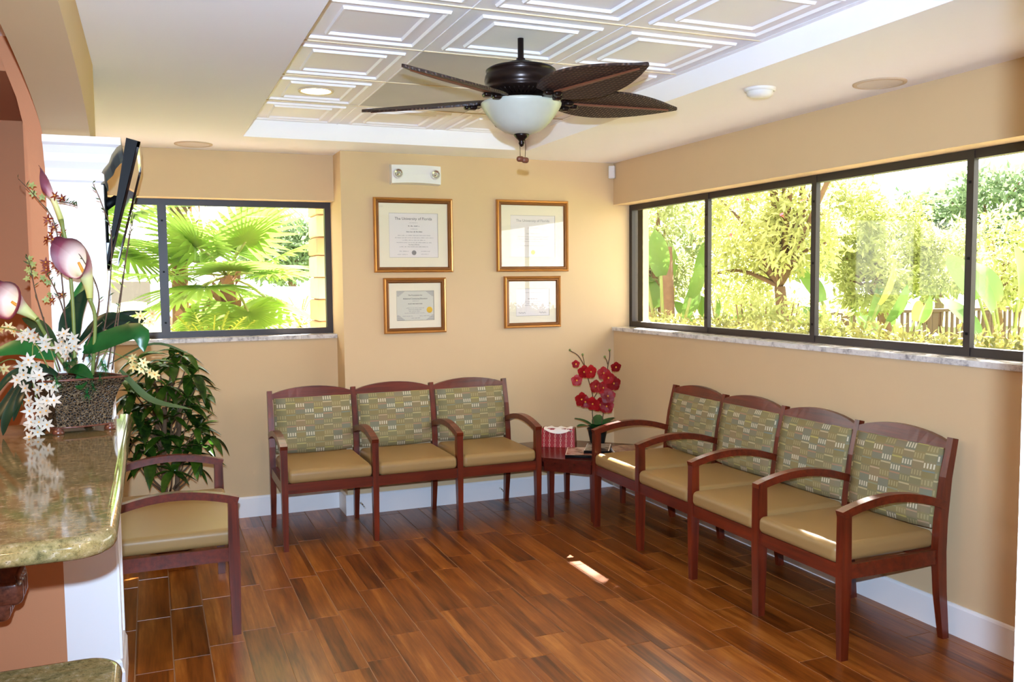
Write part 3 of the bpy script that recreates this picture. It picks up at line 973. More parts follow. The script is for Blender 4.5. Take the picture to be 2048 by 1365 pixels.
def blade(azd, droop, pitch):
    az = math.radians(azd)
    r0, r1 = 0.165, 0.695
    m = MB(); n = 14
    zb = -0.238
    def P(r, w_, z_):
        # local radial frame, pitched about the blade axis
        yy = w_ * math.cos(pitch); zz = zb + w_ * math.sin(pitch) - droop * (r - r0) + z_
        return (r * math.cos(az) - yy * math.sin(az), r * math.sin(az) + yy * math.cos(az), zz)
    th = 0.004
    vs, fs = [], []
    for i in range(n + 1):
        t = i / n
        r = r0 + (r1 - r0) * t
        wd = 0.112 * (math.sin(PI * min(1.0, 0.10 + 0.90 * t) ** 0.82)) ** 0.85 if t < 1 else 0.004
        for (q, zz) in ((-1, th), (-0.5, th + 0.004), (0, th), (0.5, th + 0.004), (1, th), (1, -th), (0.5, -th), (0, -th), (-0.5, -th), (-1, -th)):
            vs.append(P(r, q * wd, zz))
    for i in range(n):
        for k in range(10):
            a0, b0 = 10 * i + k, 10 * i + (k + 1) % 10
            fs.append((a0, b0, b0 + 10, a0 + 10))
    fs += [tuple(range(9, -1, -1)), tuple(10 * n + k for k in range(10))]
    m.add(vs, fs)
    bl = m.build('blade', 'blade', fan)
    MB().sweep([P(r0 + 0.05, 0, -0.006), P(r0 + 0.3, 0, -0.006), P(r1 - 0.04, 0, -0.006)], [0.022, 0.016, 0.005], 0.006, (-math.sin(az), math.cos(az), 0)).build('blade_rib', 'rib', bl)
    m = MB()
    m.sweep([P(0.055, 0, 0.004), P(0.11, 0, -0.012), P(0.16, 0, -0.012), P(0.235, 0, -0.012)], [0.03, 0.022, 0.045, 0.012], [0.012, 0.012, 0.01, 0.008], (-math.sin(az), math.cos(az), 0))
    for q in (-0.024, 0.024):
        m.rbox(P(0.195, q, -0.016), (0.034, 0.034, 0.018), 0.009, 2)
    m.rbox(P(0.225, 0, -0.016), (0.030, 0.030, 0.018), 0.009, 2)
    m.build('blade_iron', 'fanmetal', fan)
for k_, azd in enumerate((-3.4, 68.6, 140.6, 212.6, 284.6)):
    blade(azd, 0.0, math.radians(-15))

# ------------------------------------------------------------------ benches
SP = 0.532
def arm_bar(m, x, y0, y1, zf=0.617, zr=0.602, w_=0.042):
    pts, wd, ht = [], [], []
    for i in range(13):
        t = i / 12
        z = zf + (zr - zf) * t + 0.052 * math.sin(PI * min(1, t * 1.0)) ** 0.9 - 0.017
        pts.append((x, y0 + (y1 - y0) * t, z)); ht.append(0.034 if i else 0.034); wd.append(w_)
    m.sweep(pts, wd, ht, (1, 0, 0))
def front_leg(m, x, w_=0.036, y=0.0, top=0.612):
    a, b = w_ / 2, w_ / 2 - 0.004
    m.hexa([(x - b, y - 0.018, 0), (x + b, y - 0.018, 0), (x + b, y + 0.018, 0), (x - b, y + 0.018, 0)],
           [(x - a, y - 0.024, 0.34), (x + a, y - 0.024, 0.34), (x + a, y + 0.026, 0.34), (x - a, y + 0.026, 0.34)])
    m.hexa([(x - a, y - 0.024, 0.34), (x + a, y - 0.024, 0.34), (x + a, y + 0.026, 0.34), (x - a, y + 0.026, 0.34)],
           [(x - a - 0.002, y - 0.020, top), (x + a + 0.002, y - 0.020, top), (x + a + 0.002, y + 0.020, top + 0.014), (x - a - 0.002, y + 0.020, top + 0.014)])
def rear_post(m, x, w_=0.034):
    # raked post: foot, knee at the seat, reclined back
    pts = [(x, 0.556, 0.0), (x, 0.530, 0.20), (x, 0.518, 0.38), (x, 0.524, 0.52), (x, 0.548, 0.70), (x, 0.585, 0.866)]
    m.sweep(pts, [w_ - 0.006, w_, w_ + 0.002, w_ + 0.002, w_, w_ - 0.004], [0.034, 0.044, 0.05, 0.046, 0.038, 0.032], (1, 0, 0))
def back_y(z):
    return float(np.interp(z, [0.38, 0.52, 0.70, 0.87], [0.512, 0.518, 0.542, 0.580]))
def seat_deform(w_, d_):
    def f(o):
        if o.z > 0:
            o.z += 0.012 * max(0, 1 - (2 * o.x / w_) ** 2) * max(0, 1 - (2 * o.y / d_) ** 2)
        return o
    return f
def bench(name, n, loc, rz, label, group, sp=SP, wide=()):
    t = thing(name, loc, label, 'bench' if n > 1 else 'chair', rz, group)
    Lx = n * sp
    for i in range(n + 1):
        x = i * sp
        m = MB(); front_leg(m, x, 0.052 if i in wide else 0.036); m.build('front_leg', 'wood', t)
        m = MB(); rear_post(m, x); m.build('rear_leg', 'wood', t)
        m = MB(); arm_bar(m, x, -0.022, 0.535); m.build('armrest', 'woodx', t)
        if i in (0, n):
            MB().box(x - 0.012, x + 0.012, 0.02, 0.51, 0.335, 0.395).build('side_rail', 'woodx', t)
        else:
            MB().box(x - 0.012, x + 0.012, 0.02, 0.51, 0.335, 0.385).build('side_rail', 'woodx', t)
    for i in range(n):
        xa, xb = i * sp + 0.019, (i + 1) * sp - 0.019
        xc, w_ = (xa + xb) / 2, xb - xa
        MB().box(xa - 0.004, xb + 0.004, -0.014, 0.010, 0.335, 0.395).build('front_rail', 'woodx', t)
        MB().box(xa - 0.004, xb + 0.004, 0.50, 0.522, 0.335, 0.395).build('rear_rail', 'woodx', t)
        sw, sd = w_ + 0.002, 0.545
        MB().rbox((xc, 0.245, 0.432), (sw, sd, 0.078), 0.028, 4, seat_deform(sw, sd)).build('seat', 'vinyl', t)
        # upholstered back pad, reclined with the posts
        pw_, z0, z1 = w_ - 0.004, 0.482, 0.822
        def rec(o, zc=(z0 + z1) / 2):
            zz = o.z + zc
            o.y += back_y(zz) - 0.012 - 0.006 * (1 - (2 * o.x / 0.49) ** 2)
            if o.z < -0.13: o.z -= 0.010 * max(0, 1 - (2 * o.x / 0.49) ** 2)
            return o
        pm = MB().rbox((0, 0, 0), (pw_, 0.042, z1 - z0), 0.016, 3, None)
        # denser grid for the recline
        pm = MB()
        nx, nz = 2, 10
        front = []
        T = []
        def grid(yoff, flip):
            vs, fs = [], []
            for j in range(nz + 1):
                z = z0 + (z1 - z0) * j / nz
                for q in range(9):
                    u = -1 + 2 * q / 8
                    ed = (1 - abs(u) ** 6) * (1 - abs(2 * j / nz - 1) ** 8)
                    zz = z - (0.010 * (1 - u * u) if j == 0 else 0)
                    vs.append((u * pw_ / 2, back_y(z) - 0.008 + (yoff * (0.45 + 0.55 * ed)), zz))
            for j in range(nz):
                for q in range(8):
                    a0 = j * 9 + q
                    f_ = (a0, a0 + 1, a0 + 10, a0 + 9)
                    fs.append(f_ if not flip else f_[::-1])
            return vs, fs
        v1, f1 = grid(-0.026, False); v2, f2 = grid(0.020, True)
        pm.add(v1, f1, True); pm.add(v2, f2, True)
        N1 = len(v1)
        rim = [j for j in range(9)] + [j * 9 + 8 for j in range(1, nz + 1)] + [nz * 9 + q for q in range(7, -1, -1)] + [j * 9 for j in range(nz - 1, 0, -1)]
        for k in range(len(rim)):
            a0, b0 = rim[k], rim[(k + 1) % len(rim)]
            pm.f.append((b0, a0, a0 + N1, b0 + N1)); pm.sm.append(True)
        pm.build('backrest', 'fabric', t, (xc, 0, 0))
        # crest rail, bowed on top
        m = MB(); vs, fs = [], []
        nn = 10
        for q in range(nn + 1):
            u = -1 + 2 * q / nn
            x = xc + u * (w_ / 2 + 0.004)
            zt = 0.848 + 0.040 * (1 - u * u) ** 0.9
            zb = 0.815
            for (yy, zz) in ((-0.015, zb), (-0.013, zt), (0.011, zt), (0.013, zb)):
                vs.append((x, back_y(zz) + yy + 0.004, zz))
        for q in range(nn):
            for k in range(4):
                a0, b0 = 4 * q + k, 4 * q + (k + 1) % 4
                fs.append((a0, a0 + 4, b0 + 4, b0))
        fs += [(0, 1, 2, 3), tuple(4 * nn + k for k in (3, 2, 1, 0))]
        m.add(vs, fs); m.build('top_rail', 'woodx', t)
    return t
bench('three_seat_bench', 3, (-2.506, -0.637, 0), 0.0, 'three-seat cherry wood bench with patterned green backs, below the framed certificates', 'waiting room benches')
bench('four_seat_bench', 4, (-0.631, -0.919, 0), -PI / 2, 'four-seat cherry wood bench with patterned green backs, along the long window', 'waiting room benches', wide=(3,))
bench('wide_armchair', 1, (-2.878, -1.77, 0), PI / 2, 'extra-wide single cherry armchair with tan seat, beside the white pilaster', None, sp=0.89)

# ------------------------------------------------------------------ corner table and what stands on it
ZT = 0.412
tb = thing('corner_table', (-0.40, -0.42, 0), 'dark cherry corner table with cut corners between the two benches', 'table')
def rel(p, c=(-0.40, -0.42)): return (p[0] - c[0], p[1] - c[1])
top = [rel(p) for p in ((-0.885, -0.12), (-0.885, -0.655), (-0.655, -0.893), (-0.12, -0.893), (-0.12, -0.50), (-0.50, -0.12))]
m = MB().prism(top, 'z', ZT - 0.024, ZT); m.build('table_top', 'tablewood', tb)
sm = [(p[0] * 0.95, p[1] * 0.95) for p in top]
m = MB()
for i in range(6):
    a, b = Vector((*sm[i], 0)), Vector((*sm[(i + 1) % 6], 0))
    m.sweep([a + Vector((0, 0, ZT - 0.056)), b + Vector((0, 0, ZT - 0.056))], 0.018, 0.066, (b - a).normalized().cross(Vector((0, 0, 1))))
m.build('apron', 'tablewood', tb)
for p in ((-0.80, -0.60), (-0.60, -0.82), (-0.49, -0.20), (-0.19, -0.47)):
    x, y = rel(p)
    MB().hexa([(x - .014, y - .014, 0), (x + .014, y - .014, 0), (x + .014, y + .014, 0), (x - .014, y + .014, 0)],
              [(x - .02, y - .02, ZT - .024), (x + .02, y - .02, ZT - .024), (x + .02, y + .02, ZT - .024), (x - .02, y + .02, ZT - .024)]).build('leg', 'wood', tb)
# tissue carton
t = thing('tissue_box', (-0.615, -0.335, ZT), 'red patterned tissue box with white tissue on the corner table', 'tissue box', math.radians(-34))
m = MB()
m.hexa([(-0.118, -0.055, 0), (0.118, -0.055, 0), (0.118, 0.055, 0), (-0.118, 0.055, 0)], [(-0.112, -0.03, 0.125), (0.112, -0.03, 0.125), (0.112, 0.055, 0.125), (-0.112, 0.055, 0.125)])
m.build('carton', 'carton', t)
m = MB(); vs, fs = [], []
for i in range(13):
    u = -1 + i / 6
    for j, (yy, zz) in enumerate(((-0.042, 0.092 + 0.03 * u * u), (-0.036, 0.112 + 0.008 * math.sin(5 * u)), (-0.02, 0.128 + 0.006 * math.cos(7 * u)), (0.01, 0.133 + 0.006 * math.sin(9 * u)), (0.03, 0.127))):
        vs.append((u * 0.098, yy - 0.006 * (1 - u * u), zz))
for i in range(12):
    for j in range(4):
        a0 = 5 * i + j; fs.append((a0, a0 + 1, a0 + 6, a0 + 5))
m.add(vs, fs, True); m.build('tissue', 'paper', t)
# three bound brochures
for (x, y, rz, wx, wy, cov, lab, zz) in ((-0.600, -0.640, 61, 0.28, 0.19, 'coverA', 'black-bound brochure with pink cover in front of the tissue box', 0),
                                         (-0.475, -0.640, 58, 0.27, 0.16, 'coverB', 'black-bound grey brochure overlapping the pink one on the corner table', 0.017),
                                         (-0.285, -0.690, 70, 0.26, 0.20, 'coverC', 'rose-covered bound brochure lying behind the first bench armrest', 0)):
    t = thing('brochure', (x, y, ZT + zz), lab, 'brochure', math.radians(rz), 'brochures on the corner table')
    MB().box(-wx / 2, wx / 2, -wy / 2, wy / 2, 0.002, 0.014).build('pages', 'paper', t)
    MB().box(-wx / 2 + 0.012, wx / 2 - 0.005, -wy / 2 + 0.005, wy / 2 - 0.005, 0.0142, 0.016).build('cover', cov, t)
    MB().box(-wx / 2 - 0.002, wx / 2 + 0.002, -wy / 2 - 0.004, wy / 2 + 0.002, 0.0, 0.002).build('back_cover', 'black', t)
    MB().tube([(-wx / 2, -wy / 2 - 0.004, 0.009), (-wx / 2, wy / 2, 0.009)], 0.009, 8).build('spine', 'black', t)
# red orchid in a dark pot
orc = thing('potted_orchid', (-0.36, -0.42, ZT), 'red orchid with two stems in a dark pot on the corner table', 'potted plant')
MB().lathe([(0.0005, 0.0), (0.045, 0.0), (0.048, 0.01), (0.066, 0.10), (0.074, 0.115), (0.070, 0.118), (0.062, 0.10), (0.0005, 0.095)], 28).build('pot', 'pot', orc)
def orchid_flower(m, c, facing, size, mcol=None, pet=5, roundp=1.0):
    f = Vector(facing).normalized()
    a = f.cross(Vector((0, 0, 1)))
    if a.length < 1e-3: a = Vector((1, 0, 0))
    a.normalize(); b = a.cross(f).normalized()
    for k in range(pet):
        an = 2 * PI * (k + 0.25) / pet
        d = (a * math.cos(an) + b * math.sin(an)) + f * 0.28
        m.leaf(c, d, f, size, size * 0.72 * roundp, 0.25, 0.12, 6, lambda t: max(0.0, 1 - (2 * (0.1 + 0.9 * t) - 1) ** 2) ** 0.5)
RX, RY = Vector((0.925, -0.38, 0)), Vector((0.38, 0.925, 0))   # axes across and along the view from the door
for (az, L, wd, tilt) in ((200, 0.15, 0.075, 0.35), (150, 0.13, 0.07, 0.9), (60, 0.12, 0.07, 1.2), (340, 0.15, 0.075, 0.4), (280, 0.14, 0.08, 0.55), (240, 0.12, 0.07, 0.7), (20, 0.14, 0.06, 0.6)):
    a = math.radians(az)
    d = Vector((math.cos(a), math.sin(a), tilt + 0.45)); L *= 1.12; wd *= 1.2
    MB().leaf((0.02 * math.cos(a), 0.02 * math.sin(a), 0.105), d, (0, 0, 1), L, wd, 0.45, 0.25, 6, lambda t: math.sin(PI * (0.10 + 0.84 * t)) ** 0.7, 0.3).build('leaf', 'green', orc)
def OV(x, dy, z): return RX * x + RY * dy + Vector((0, 0, z))
st1 = [OV(-0.02, 0, 0.10), OV(-0.035, 0, 0.22), OV(-0.03, 0, 0.33), OV(-0.06, 0, 0.45), OV(-0.085, 0, 0.54), OV(-0.13, 0.0, 0.62), OV(-0.185, 0, 0.655)]
st2 = [OV(0.02, 0, 0.10), OV(0.045, 0, 0.25), OV(0.05, 0.01, 0.36), OV(0.06, 0, 0.46), OV(0.075, 0, 0.56), OV(0.085, 0, 0.61), OV(0.085, 0, 0.65)]
for st in (st1, st2):
    MB().tube(curve_pts(st, 24), 0.0035, 6).build('stem', 'twig', orc)
for p0, p1 in ((OV(-0.085, 0, 0.54), OV(-0.10, 0, 0.62)), (OV(0.075, 0, 0.55), OV(0.055, 0, 0.605)), (OV(-0.035, 0, 0.30), OV(0.01, 0.0, 0.38))):
    MB().tube([p0, (p0 + p1) / 2 + Vector((0, 0, 0.01)), p1], 0.0025, 5).build('stem', 'twig', orc)
for p in (OV(-0.187, 0, 0.66), OV(-0.10, 0, 0.628), OV(0.052, 0, 0.612), OV(0.085, 0, 0.658)):
    MB().rbox(p, (0.016, 0.016, 0.018), 0.008, 2).build('bud', 'stem', orc)
rn = random.Random(3)
for (x, z, s) in ((-0.150, 0.566, 0.026), (0.122, 0.545, 0.034), (-0.095, 0.512, 0.044), (-0.050, 0.512, 0.044), (-0.145, 0.455, 0.036), (0.04, 0.50, 0.042), (0.07, 0.47, 0.042), (0.108, 0.43, 0.048),
                  (-0.012, 0.41, 0.042), (0.035, 0.40, 0.04), (-0.115, 0.325, 0.046), (0.068, 0.345, 0.048), (-0.035, 0.295, 0.046), (0.012, 0.285, 0.046), (0.06, 0.275, 0.046), (-0.085, 0.305, 0.04)):
    m = MB()
    p = OV(x, -0.02 - 0.03 * rn.random(), z)
    f = -RY + RX * rn.uniform(-0.5, 0.5) + Vector((0, 0, rn.uniform(-0.35, 0.25)))
    orchid_flower(m, p, f, s * 1.12, pet=5, roundp=1.45)
    fl = m.build('flower', 'redpetal', orc)
    MB().rbox(p + f.normalized() * 0.008, (0.011, 0.011, 0.013), 0.005, 2).build('flower_lip', 'yellow', fl)

# ------------------------------------------------------------------ framed certificates
def lettering(parent, txt, size, x, z, y, mname='ink', font_w=1.0):
    cu = bpy.data.curves.new('lettering', 'FONT')
    cu.body = txt; cu.size = size; cu.align_x = 'CENTER'; cu.resolution_u = 2
    tmp = bpy.data.objects.new('tmp', cu)
    C.objects.link(tmp)
    dg = bpy.context.evaluated_depsgraph_get()
    me = bpy.data.meshes.new_from_object(tmp.evaluated_get(dg))
    bpy.data.objects.remove(tmp); 
    for v in me.vertices:
        v.co = (v.co.x * font_w, 0, v.co.y)
    me.name = 'lettering'
    o = put('lettering', me, mname, parent, (x, y, z))
    return o
def picture(name, x0, x1, z0, z1, mat_in, doc, label, papername, fw=0.036):
    xc, zc = (x0 + x1) / 2, (z0 + z1) / 2
    t = thing(name, (xc, 0, zc), label, 'picture', group='framed certificates on the back wall')
    w_, h_ = x1 - x0, z1 - z0
    # moulded frame: profile run round the rectangle
    prof = [(0.0, 0.0), (0.0, -0.020), (0.006, -0.028), (0.013, -0.026), (0.018, -0.020), (0.022, -0.022), (0.028, -0.022), (0.036, -0.014), (0.036, 0.0)]
    def ring(pr, mname, nm):
        m = MB(); vs, fs = [], []
        for (d, y) in pr:
            vs += [(-w_ / 2 + d, y, -h_ / 2 + d), (w_ / 2 - d, y, -h_ / 2 + d), (w_ / 2 - d, y, h_ / 2 - d), (-w_ / 2 + d, y, h_ / 2 - d)]
        for i in range(len(pr) - 1):
            for k in range(4):
                fs.append((4 * i + k, 4 * i + (k + 1) % 4, 4 * i + 4 + (k + 1) % 4, 4 * i + 4 + k))
        m.add(vs, fs); return m.build(nm, mname, t)
    ring(prof[:5], 'gold', 'frame'); ring(prof[4:], 'golddark', 'inner_moulding')
    # mat board with an opening, document behind it
    dx0, dx1, dz0, dz1 = [v - c for v, c in zip(doc, (xc, xc, zc, zc))]
    m = MB(); A, B = w_ / 2 - 0.034, h_ / 2 - 0.034
    o = [(-A, -B), (A, -B), (A, B), (-A, B)]; i_ = [(dx0, dz0), (dx1, dz0), (dx1, dz1), (dx0, dz1)]
    vs = [(p[0], -0.010, p[1]) for p in o] + [(p[0], -0.010, p[1]) for p in i_] + [(p[0], -0.007, p[1]) for p in i_]
    fs = [(k, (k + 1) % 4, 4 + (k + 1) % 4, 4 + k) for k in range(4)] + [(4 + k, 4 + (k + 1) % 4, 8 + (k + 1) % 4, 8 + k) for k in range(4)]
    m.add(vs, fs); m.build('mat', 'matboard', t)
    d = MB().box(dx0 - 0.004, dx1 + 0.004, -0.0068, -0.004, dz0 - 0.004, dz1 + 0.004).build('document', papername, t)
    MB().box(-A, A, -0.0130, -0.0118, -B, B).build('glazing', 'pictureglass', t)
    return t, d, (dx0, dx1, dz0, dz1)
YI = -0.0072
def dashes(parent, rows, mname, seed, th=0.004):
    """illegible small script: broken strokes"""
    r = random.Random(seed); m = MB()
    for (xa, xb, z) in rows:
        x = xa
        while x < xb:
            L = r.uniform(0.008, 0.028)
            e = min(xb, x + L)
            q = x
            while q < e:
                hh = th * r.uniform(0.5, 1.1)
                m.box(q, q + 0.0022, YI - 0.0002, YI + 0.0003, z, z + hh); q += 0.0036
            x = e + 0.006
    o = m.build('script_lines', mname, parent); o['kind'] = 'stuff'
def outline(parent, r, mname, w_=0.0016):
    m = MB(); x0, x1, z0, z1 = r
    for (a0, a1, b0, b1) in ((x0, x1, z0, z0 + w_), (x0, x1, z1 - w_, z1), (x0, x0 + w_, z0, z1), (x1 - w_, x1, z0, z1)):
        m.box(a0, a1, YI - 0.0002, YI + 0.0003, b0, b1)
    m.build('border_line', mname, parent)
def seal(parent, x, z, r, mname):
    m = MB(); m.lathe([(r, 0), (r * 0.8, 0.0006), (r * 0.6, 0.0003), (0.0003, 0.0006)], 20)
    m.v = [(a, -c, b) for a, b, c in m.v]
    m.build('seal', mname, parent, (x, YI, z))
t, d, q = picture('framed_diploma', -1.803, -1.255, 1.613, 2.110, None, (-1.698, -1.358, 1.713, 2.009), 'large gold-framed university diploma, above the small certificate with yellow seal', 'paper')
xc = (q[0] + q[1]) / 2
lettering(d, 'The University of Florida', 0.0255, xc, q[3] - 0.045, YI)
lettering(d, 'has conferred on', 0.0085, xc, q[3] - 0.066, YI, 'inkpale')
dashes(d, [(xc - 0.038, xc + 0.038, q[3] - 0.088), (xc - 0.05, xc + 0.06, q[3] - 0.127)], 'ink', 1, 0.006)
dashes(d, [(xc - 0.02, xc + 0.025, q[3] - 0.107), (xc - 0.11, xc + 0.115, q[3] - 0.150), (xc - 0.13, xc + 0.135, q[3] - 0.166), (xc - 0.08, xc + 0.08, q[3] - 0.182), (xc - 0.12, xc + 0.125, q[3] - 0.198), (xc - 0.10, xc + 0.10, q[3] - 0.226), (xc - 0.10, xc - 0.04, q[3] - 0.256), (xc - 0.115, xc - 0.045, q[3] - 0.277), (xc + 0.05, xc + 0.11, q[3] - 0.256), (xc + 0.05, xc + 0.10, q[3] - 0.275)], 'inkpale', 2)
lettering(d, 'The State of Florida', 0.0095, xc, q[3] - 0.213, YI, 'ink')
seal(d, xc, q[2] + 0.032, 0.016, 'inkpale'); outline(d, q, 'inkpale')
t, d, q = picture('framed_diploma', -0.932, -0.379, 1.614, 2.116, None, (-0.825, -0.481, 1.715, 2.010), 'large gold-framed diploma glazed with window reflections, upper of the corner-side pair', 'paper')
xc = (q[0] + q[1]) / 2
lettering(d, 'The University of Florida', 0.0255, xc, q[3] - 0.045, YI, 'inkpale')  # paler ink stands in for window glare washing out the heading
dashes(d, [(xc - 0.04, xc + 0.04, q[3] - 0.09), (xc - 0.05, xc + 0.05, q[3] - 0.13), (xc - 0.12, xc + 0.12, q[3] - 0.152), (xc - 0.12, xc + 0.12, q[3] - 0.168), (xc - 0.08, xc + 0.08, q[3] - 0.184), (xc - 0.1, xc + 0.1, q[3] - 0.215)], 'inkpale', 4)
seal(d, xc, q[2] + 0.035, 0.016, 'seal'); outline(d, q, 'inkpale')
t, d, q = picture('framed_certificate', -1.744, -1.310, 1.203, 1.577, None, (-1.656, -1.394, 1.289, 1.489), 'smaller gold-framed certificate with a yellow seal on its right', 'paper2')
xc = (q[0] + q[1]) / 2
lettering(d, 'The Foundation for', 0.0125, xc, q[3] - 0.034, YI)
lettering(d, 'Advanced Continuing Education', 0.0132, xc, q[3] - 0.057, YI)
dashes(d, [(xc - 0.05, xc + 0.05, q[3] - 0.09)], 'ink', 6, 0.005)
dashes(d, [(xc - 0.02, xc + 0.02, q[3] - 0.07), (xc - 0.065, xc + 0.06, q[3] - 0.118), (xc - 0.05, xc + 0.04, q[3] - 0.129), (xc - 0.045, xc + 0.03, q[3] - 0.140), (xc - 0.075, xc + 0.06, q[3] - 0.152), (xc - 0.09, xc - 0.02, q[3] - 0.172), (xc - 0.03, xc + 0.03, q[3] - 0.186), (xc + 0.03, xc + 0.1, q[3] - 0.172)], 'inkpale', 7)
for sx, sz in ((0, 0), (1, 0), (0, 1), (1, 1)):
    m = MB()
    for k in range(5):
        L = 0.05 - k * 0.009
        x0 = q[0] + 0.004 if not sx else q[1] - 0.004 - L
        z0 = (q[2] + 0.004 + k * 0.007) if not sz else (q[3] - 0.008 - k * 0.007)
        m.box(x0, x0 + L, YI - 0.0002, YI + 0.0003, z0, z0 + 0.003)
    m.build('corner_ornament', 'inkpale', d)
seal(d, q[1] - 0.032, q[2] + 0.070, 0.021, 'seal'); outline(d, q, 'ink')
t, d, q = picture('framed_certificate', -0.879, -0.442, 1.215, 1.581, None, (-0.789, -0.529, 1.299, 1.493), 'smaller gold-framed certificate with two signatures, lower of the corner-side pair', 'paper')
xc = (q[0] + q[1]) / 2
dashes(d, [(xc - 0.035, xc + 0.035, q[3] - 0.075)], 'ink', 8, 0.006)
dashes(d, [(xc - 0.08, xc + 0.08, q[3] - 0.03), (xc - 0.06, xc + 0.06, q[3] - 0.095), (xc - 0.05, xc + 0.05, q[3] - 0.108), (xc - 0.06, xc + 0.06, q[3] - 0.121)], 'inkpale', 9)
for sx in (-1, 1):
    pts = [(sx * 0.08 + xc - 0.03 + 0.006 * i, YI, q[2] + 0.022 + 0.005 * math.sin(i * 1.9)) for i in range(10)]
    MB().tube(curve_pts(pts, 30), 0.0008, 4).build('signature', 'ink', d)
outline(d, q, 'inkpale', 0.002)

ARR = dict(
    leaves=[[(-0.014,0.243),(-0.0,0.368),(0.054,0.475),0.077,'darkg'],[(-0.025,0.268),(-0.007,0.401),(0.024,0.525),0.057,'g'],[(0.045,0.268),(0.096,0.284),(0.236,0.324),0.077,'g'],[(0.236,0.324),(0.25,0.299),(0.262,0.257),0.067,'g'],[(-0.047,0.243),(-0.137,0.278),(-0.238,0.257),0.064,'g'],[(-0.062,0.285),(-0.134,0.344),(-0.203,0.373),0.05,'g2'],[(-0.14,0.228),(-0.18,0.152),(-0.234,-0.05),0.03,'d'],[(-0.149,0.211),(-0.176,0.102),(-0.199,-0.033),0.034,'d'],[(-0.157,0.228),(-0.209,0.17),(-0.245,0.119),0.02,'d'],[(0.013,0.285),(0.108,0.375),(0.24,0.349),0.03,'d'],[(0.038,0.284),(0.125,0.367),(0.217,0.391),0.044,'d2'],[(0.09,0.334),(0.165,0.35),(0.203,0.366),0.057,'d2'],[(0.118,0.217),(0.263,0.282),(0.389,0.241),0.015,'o'],[(0.159,0.199),(0.256,0.098),(0.397,0.063),0.027,'o'],[(0.009,0.201),(0.068,0.209),(0.139,0.186),0.044,'g'],[(0.042,0.192),(0.074,0.158),(0.099,0.15),0.037,'g'],[(-0.007,0.209),(0.027,0.234),(0.052,0.221),0.044,'g2'],[(-0.042,0.185),(-0.091,0.21),(-0.141,0.206),0.044,'d2']],
    stems=[[(-0.008,0.193),(-0.05,0.285),(-0.08,0.369),(-0.087,0.435)],[(0.067,0.184),(0.093,0.367),(0.091,0.467),(0.081,0.525)],[(0.009,0.193),(0.015,0.401),(0.01,0.583),(-0.005,0.698)]],
    twigs=[[(-0.008,0.193),(-0.014,0.501),(-0.022,0.682),(-0.068,0.764),(-0.119,0.827)],[(0.076,0.2),(0.126,0.4),(0.15,0.631),(0.124,0.746),(0.096,0.818)],[(0.118,0.208),(0.16,0.416),(0.192,0.598),(0.218,0.761)],[(0.036,0.234),(0.111,0.433),(0.075,0.566),(0.028,0.632)],[(0.009,0.201),(-0.024,0.401),(-0.064,0.501),(-0.084,0.526)],[(-0.041,0.201),(-0.097,0.435),(-0.105,0.535),(-0.107,0.576)],[(-0.048,0.764),(0.001,0.755),(0.017,0.747)],[(0.134,0.2),(0.18,0.499),(0.207,0.647),(0.216,0.696)]],
    white=[(-0.069,0.315),(-0.05,0.302),(-0.085,0.327),(-0.106,0.316),(-0.037,0.285),(0.023,0.326),(0.044,0.309),(0.014,0.301),(0.029,0.281),(0.049,0.284),(0.004,0.281),(0.023,0.259),(-0.059,0.248),(-0.081,0.232),(-0.043,0.227),(-0.074,0.202),(-0.095,0.185),(-0.055,0.193),(-0.033,0.198),(-0.068,0.16),(-0.043,0.151),(-0.017,0.168),(0.007,0.159),(-0.065,0.118),(-0.037,0.109),(-0.011,0.117),(0.014,0.117),(-0.071,0.084),(-0.033,0.08),(-0.004,0.087),(-0.061,0.05),(-0.031,0.053),(-0.011,0.041),(-0.074,0.037),(-0.049,0.016),(-0.063,0.003)],
    yellow=[(-0.221,0.337),(-0.197,0.345),(-0.176,0.333),(-0.155,0.323),(-0.232,0.22),(-0.221,0.207),(0.203,0.236),(0.224,0.219),(0.213,0.196),(0.239,0.185),(0.255,0.178),(0.196,0.207),(0.241,0.379),(0.252,0.357),(0.232,0.341),(0.26,0.385)],
    maroon=[(-0.032,0.698),(-0.039,0.674),(-0.023,0.657),(-0.035,0.633),(-0.007,0.772),(0.018,0.763),(-0.022,0.616),(-0.01,0.591),(-0.05,0.551),(-0.062,0.534),(-0.018,0.534),(-0.024,0.649),(-0.066,0.559),(0.001,0.567),(-0.033,0.451),(-0.044,0.435),(-0.041,0.633)],
    lime=[(-0.107,0.571),(-0.121,0.56),(-0.098,0.551),(-0.128,0.535),(-0.112,0.527),(-0.093,0.521),(-0.08,0.508),(-0.12,0.505),(-0.074,0.493),(-0.076,0.452),(-0.072,0.435),(-0.112,0.813),(-0.097,0.784),(-0.064,0.772)],
    fern=[(-0.193,0.223),(-0.207,0.211),(0.103,0.259),(0.078,0.25),(0.144,0.23),(0.111,0.153),(0.09,0.13),(0.152,0.216),(0.134,0.191),(-0.145,0.127),(0.025,0.176),(-0.12,0.118),(0.06,0.226)],
    calla=[(-0.163,0.436),(-0.088,0.435),(0.051,0.591),(0.089,0.5),(0.003,0.685),(-0.033,0.8)],
    basket=[(-0.165,0.157),(0.193,0.169),(-0.009,-0.02),(-0.114,-0.003),(0.104,0.003),(-0.134,0.005),(0.125,0.025)],
)

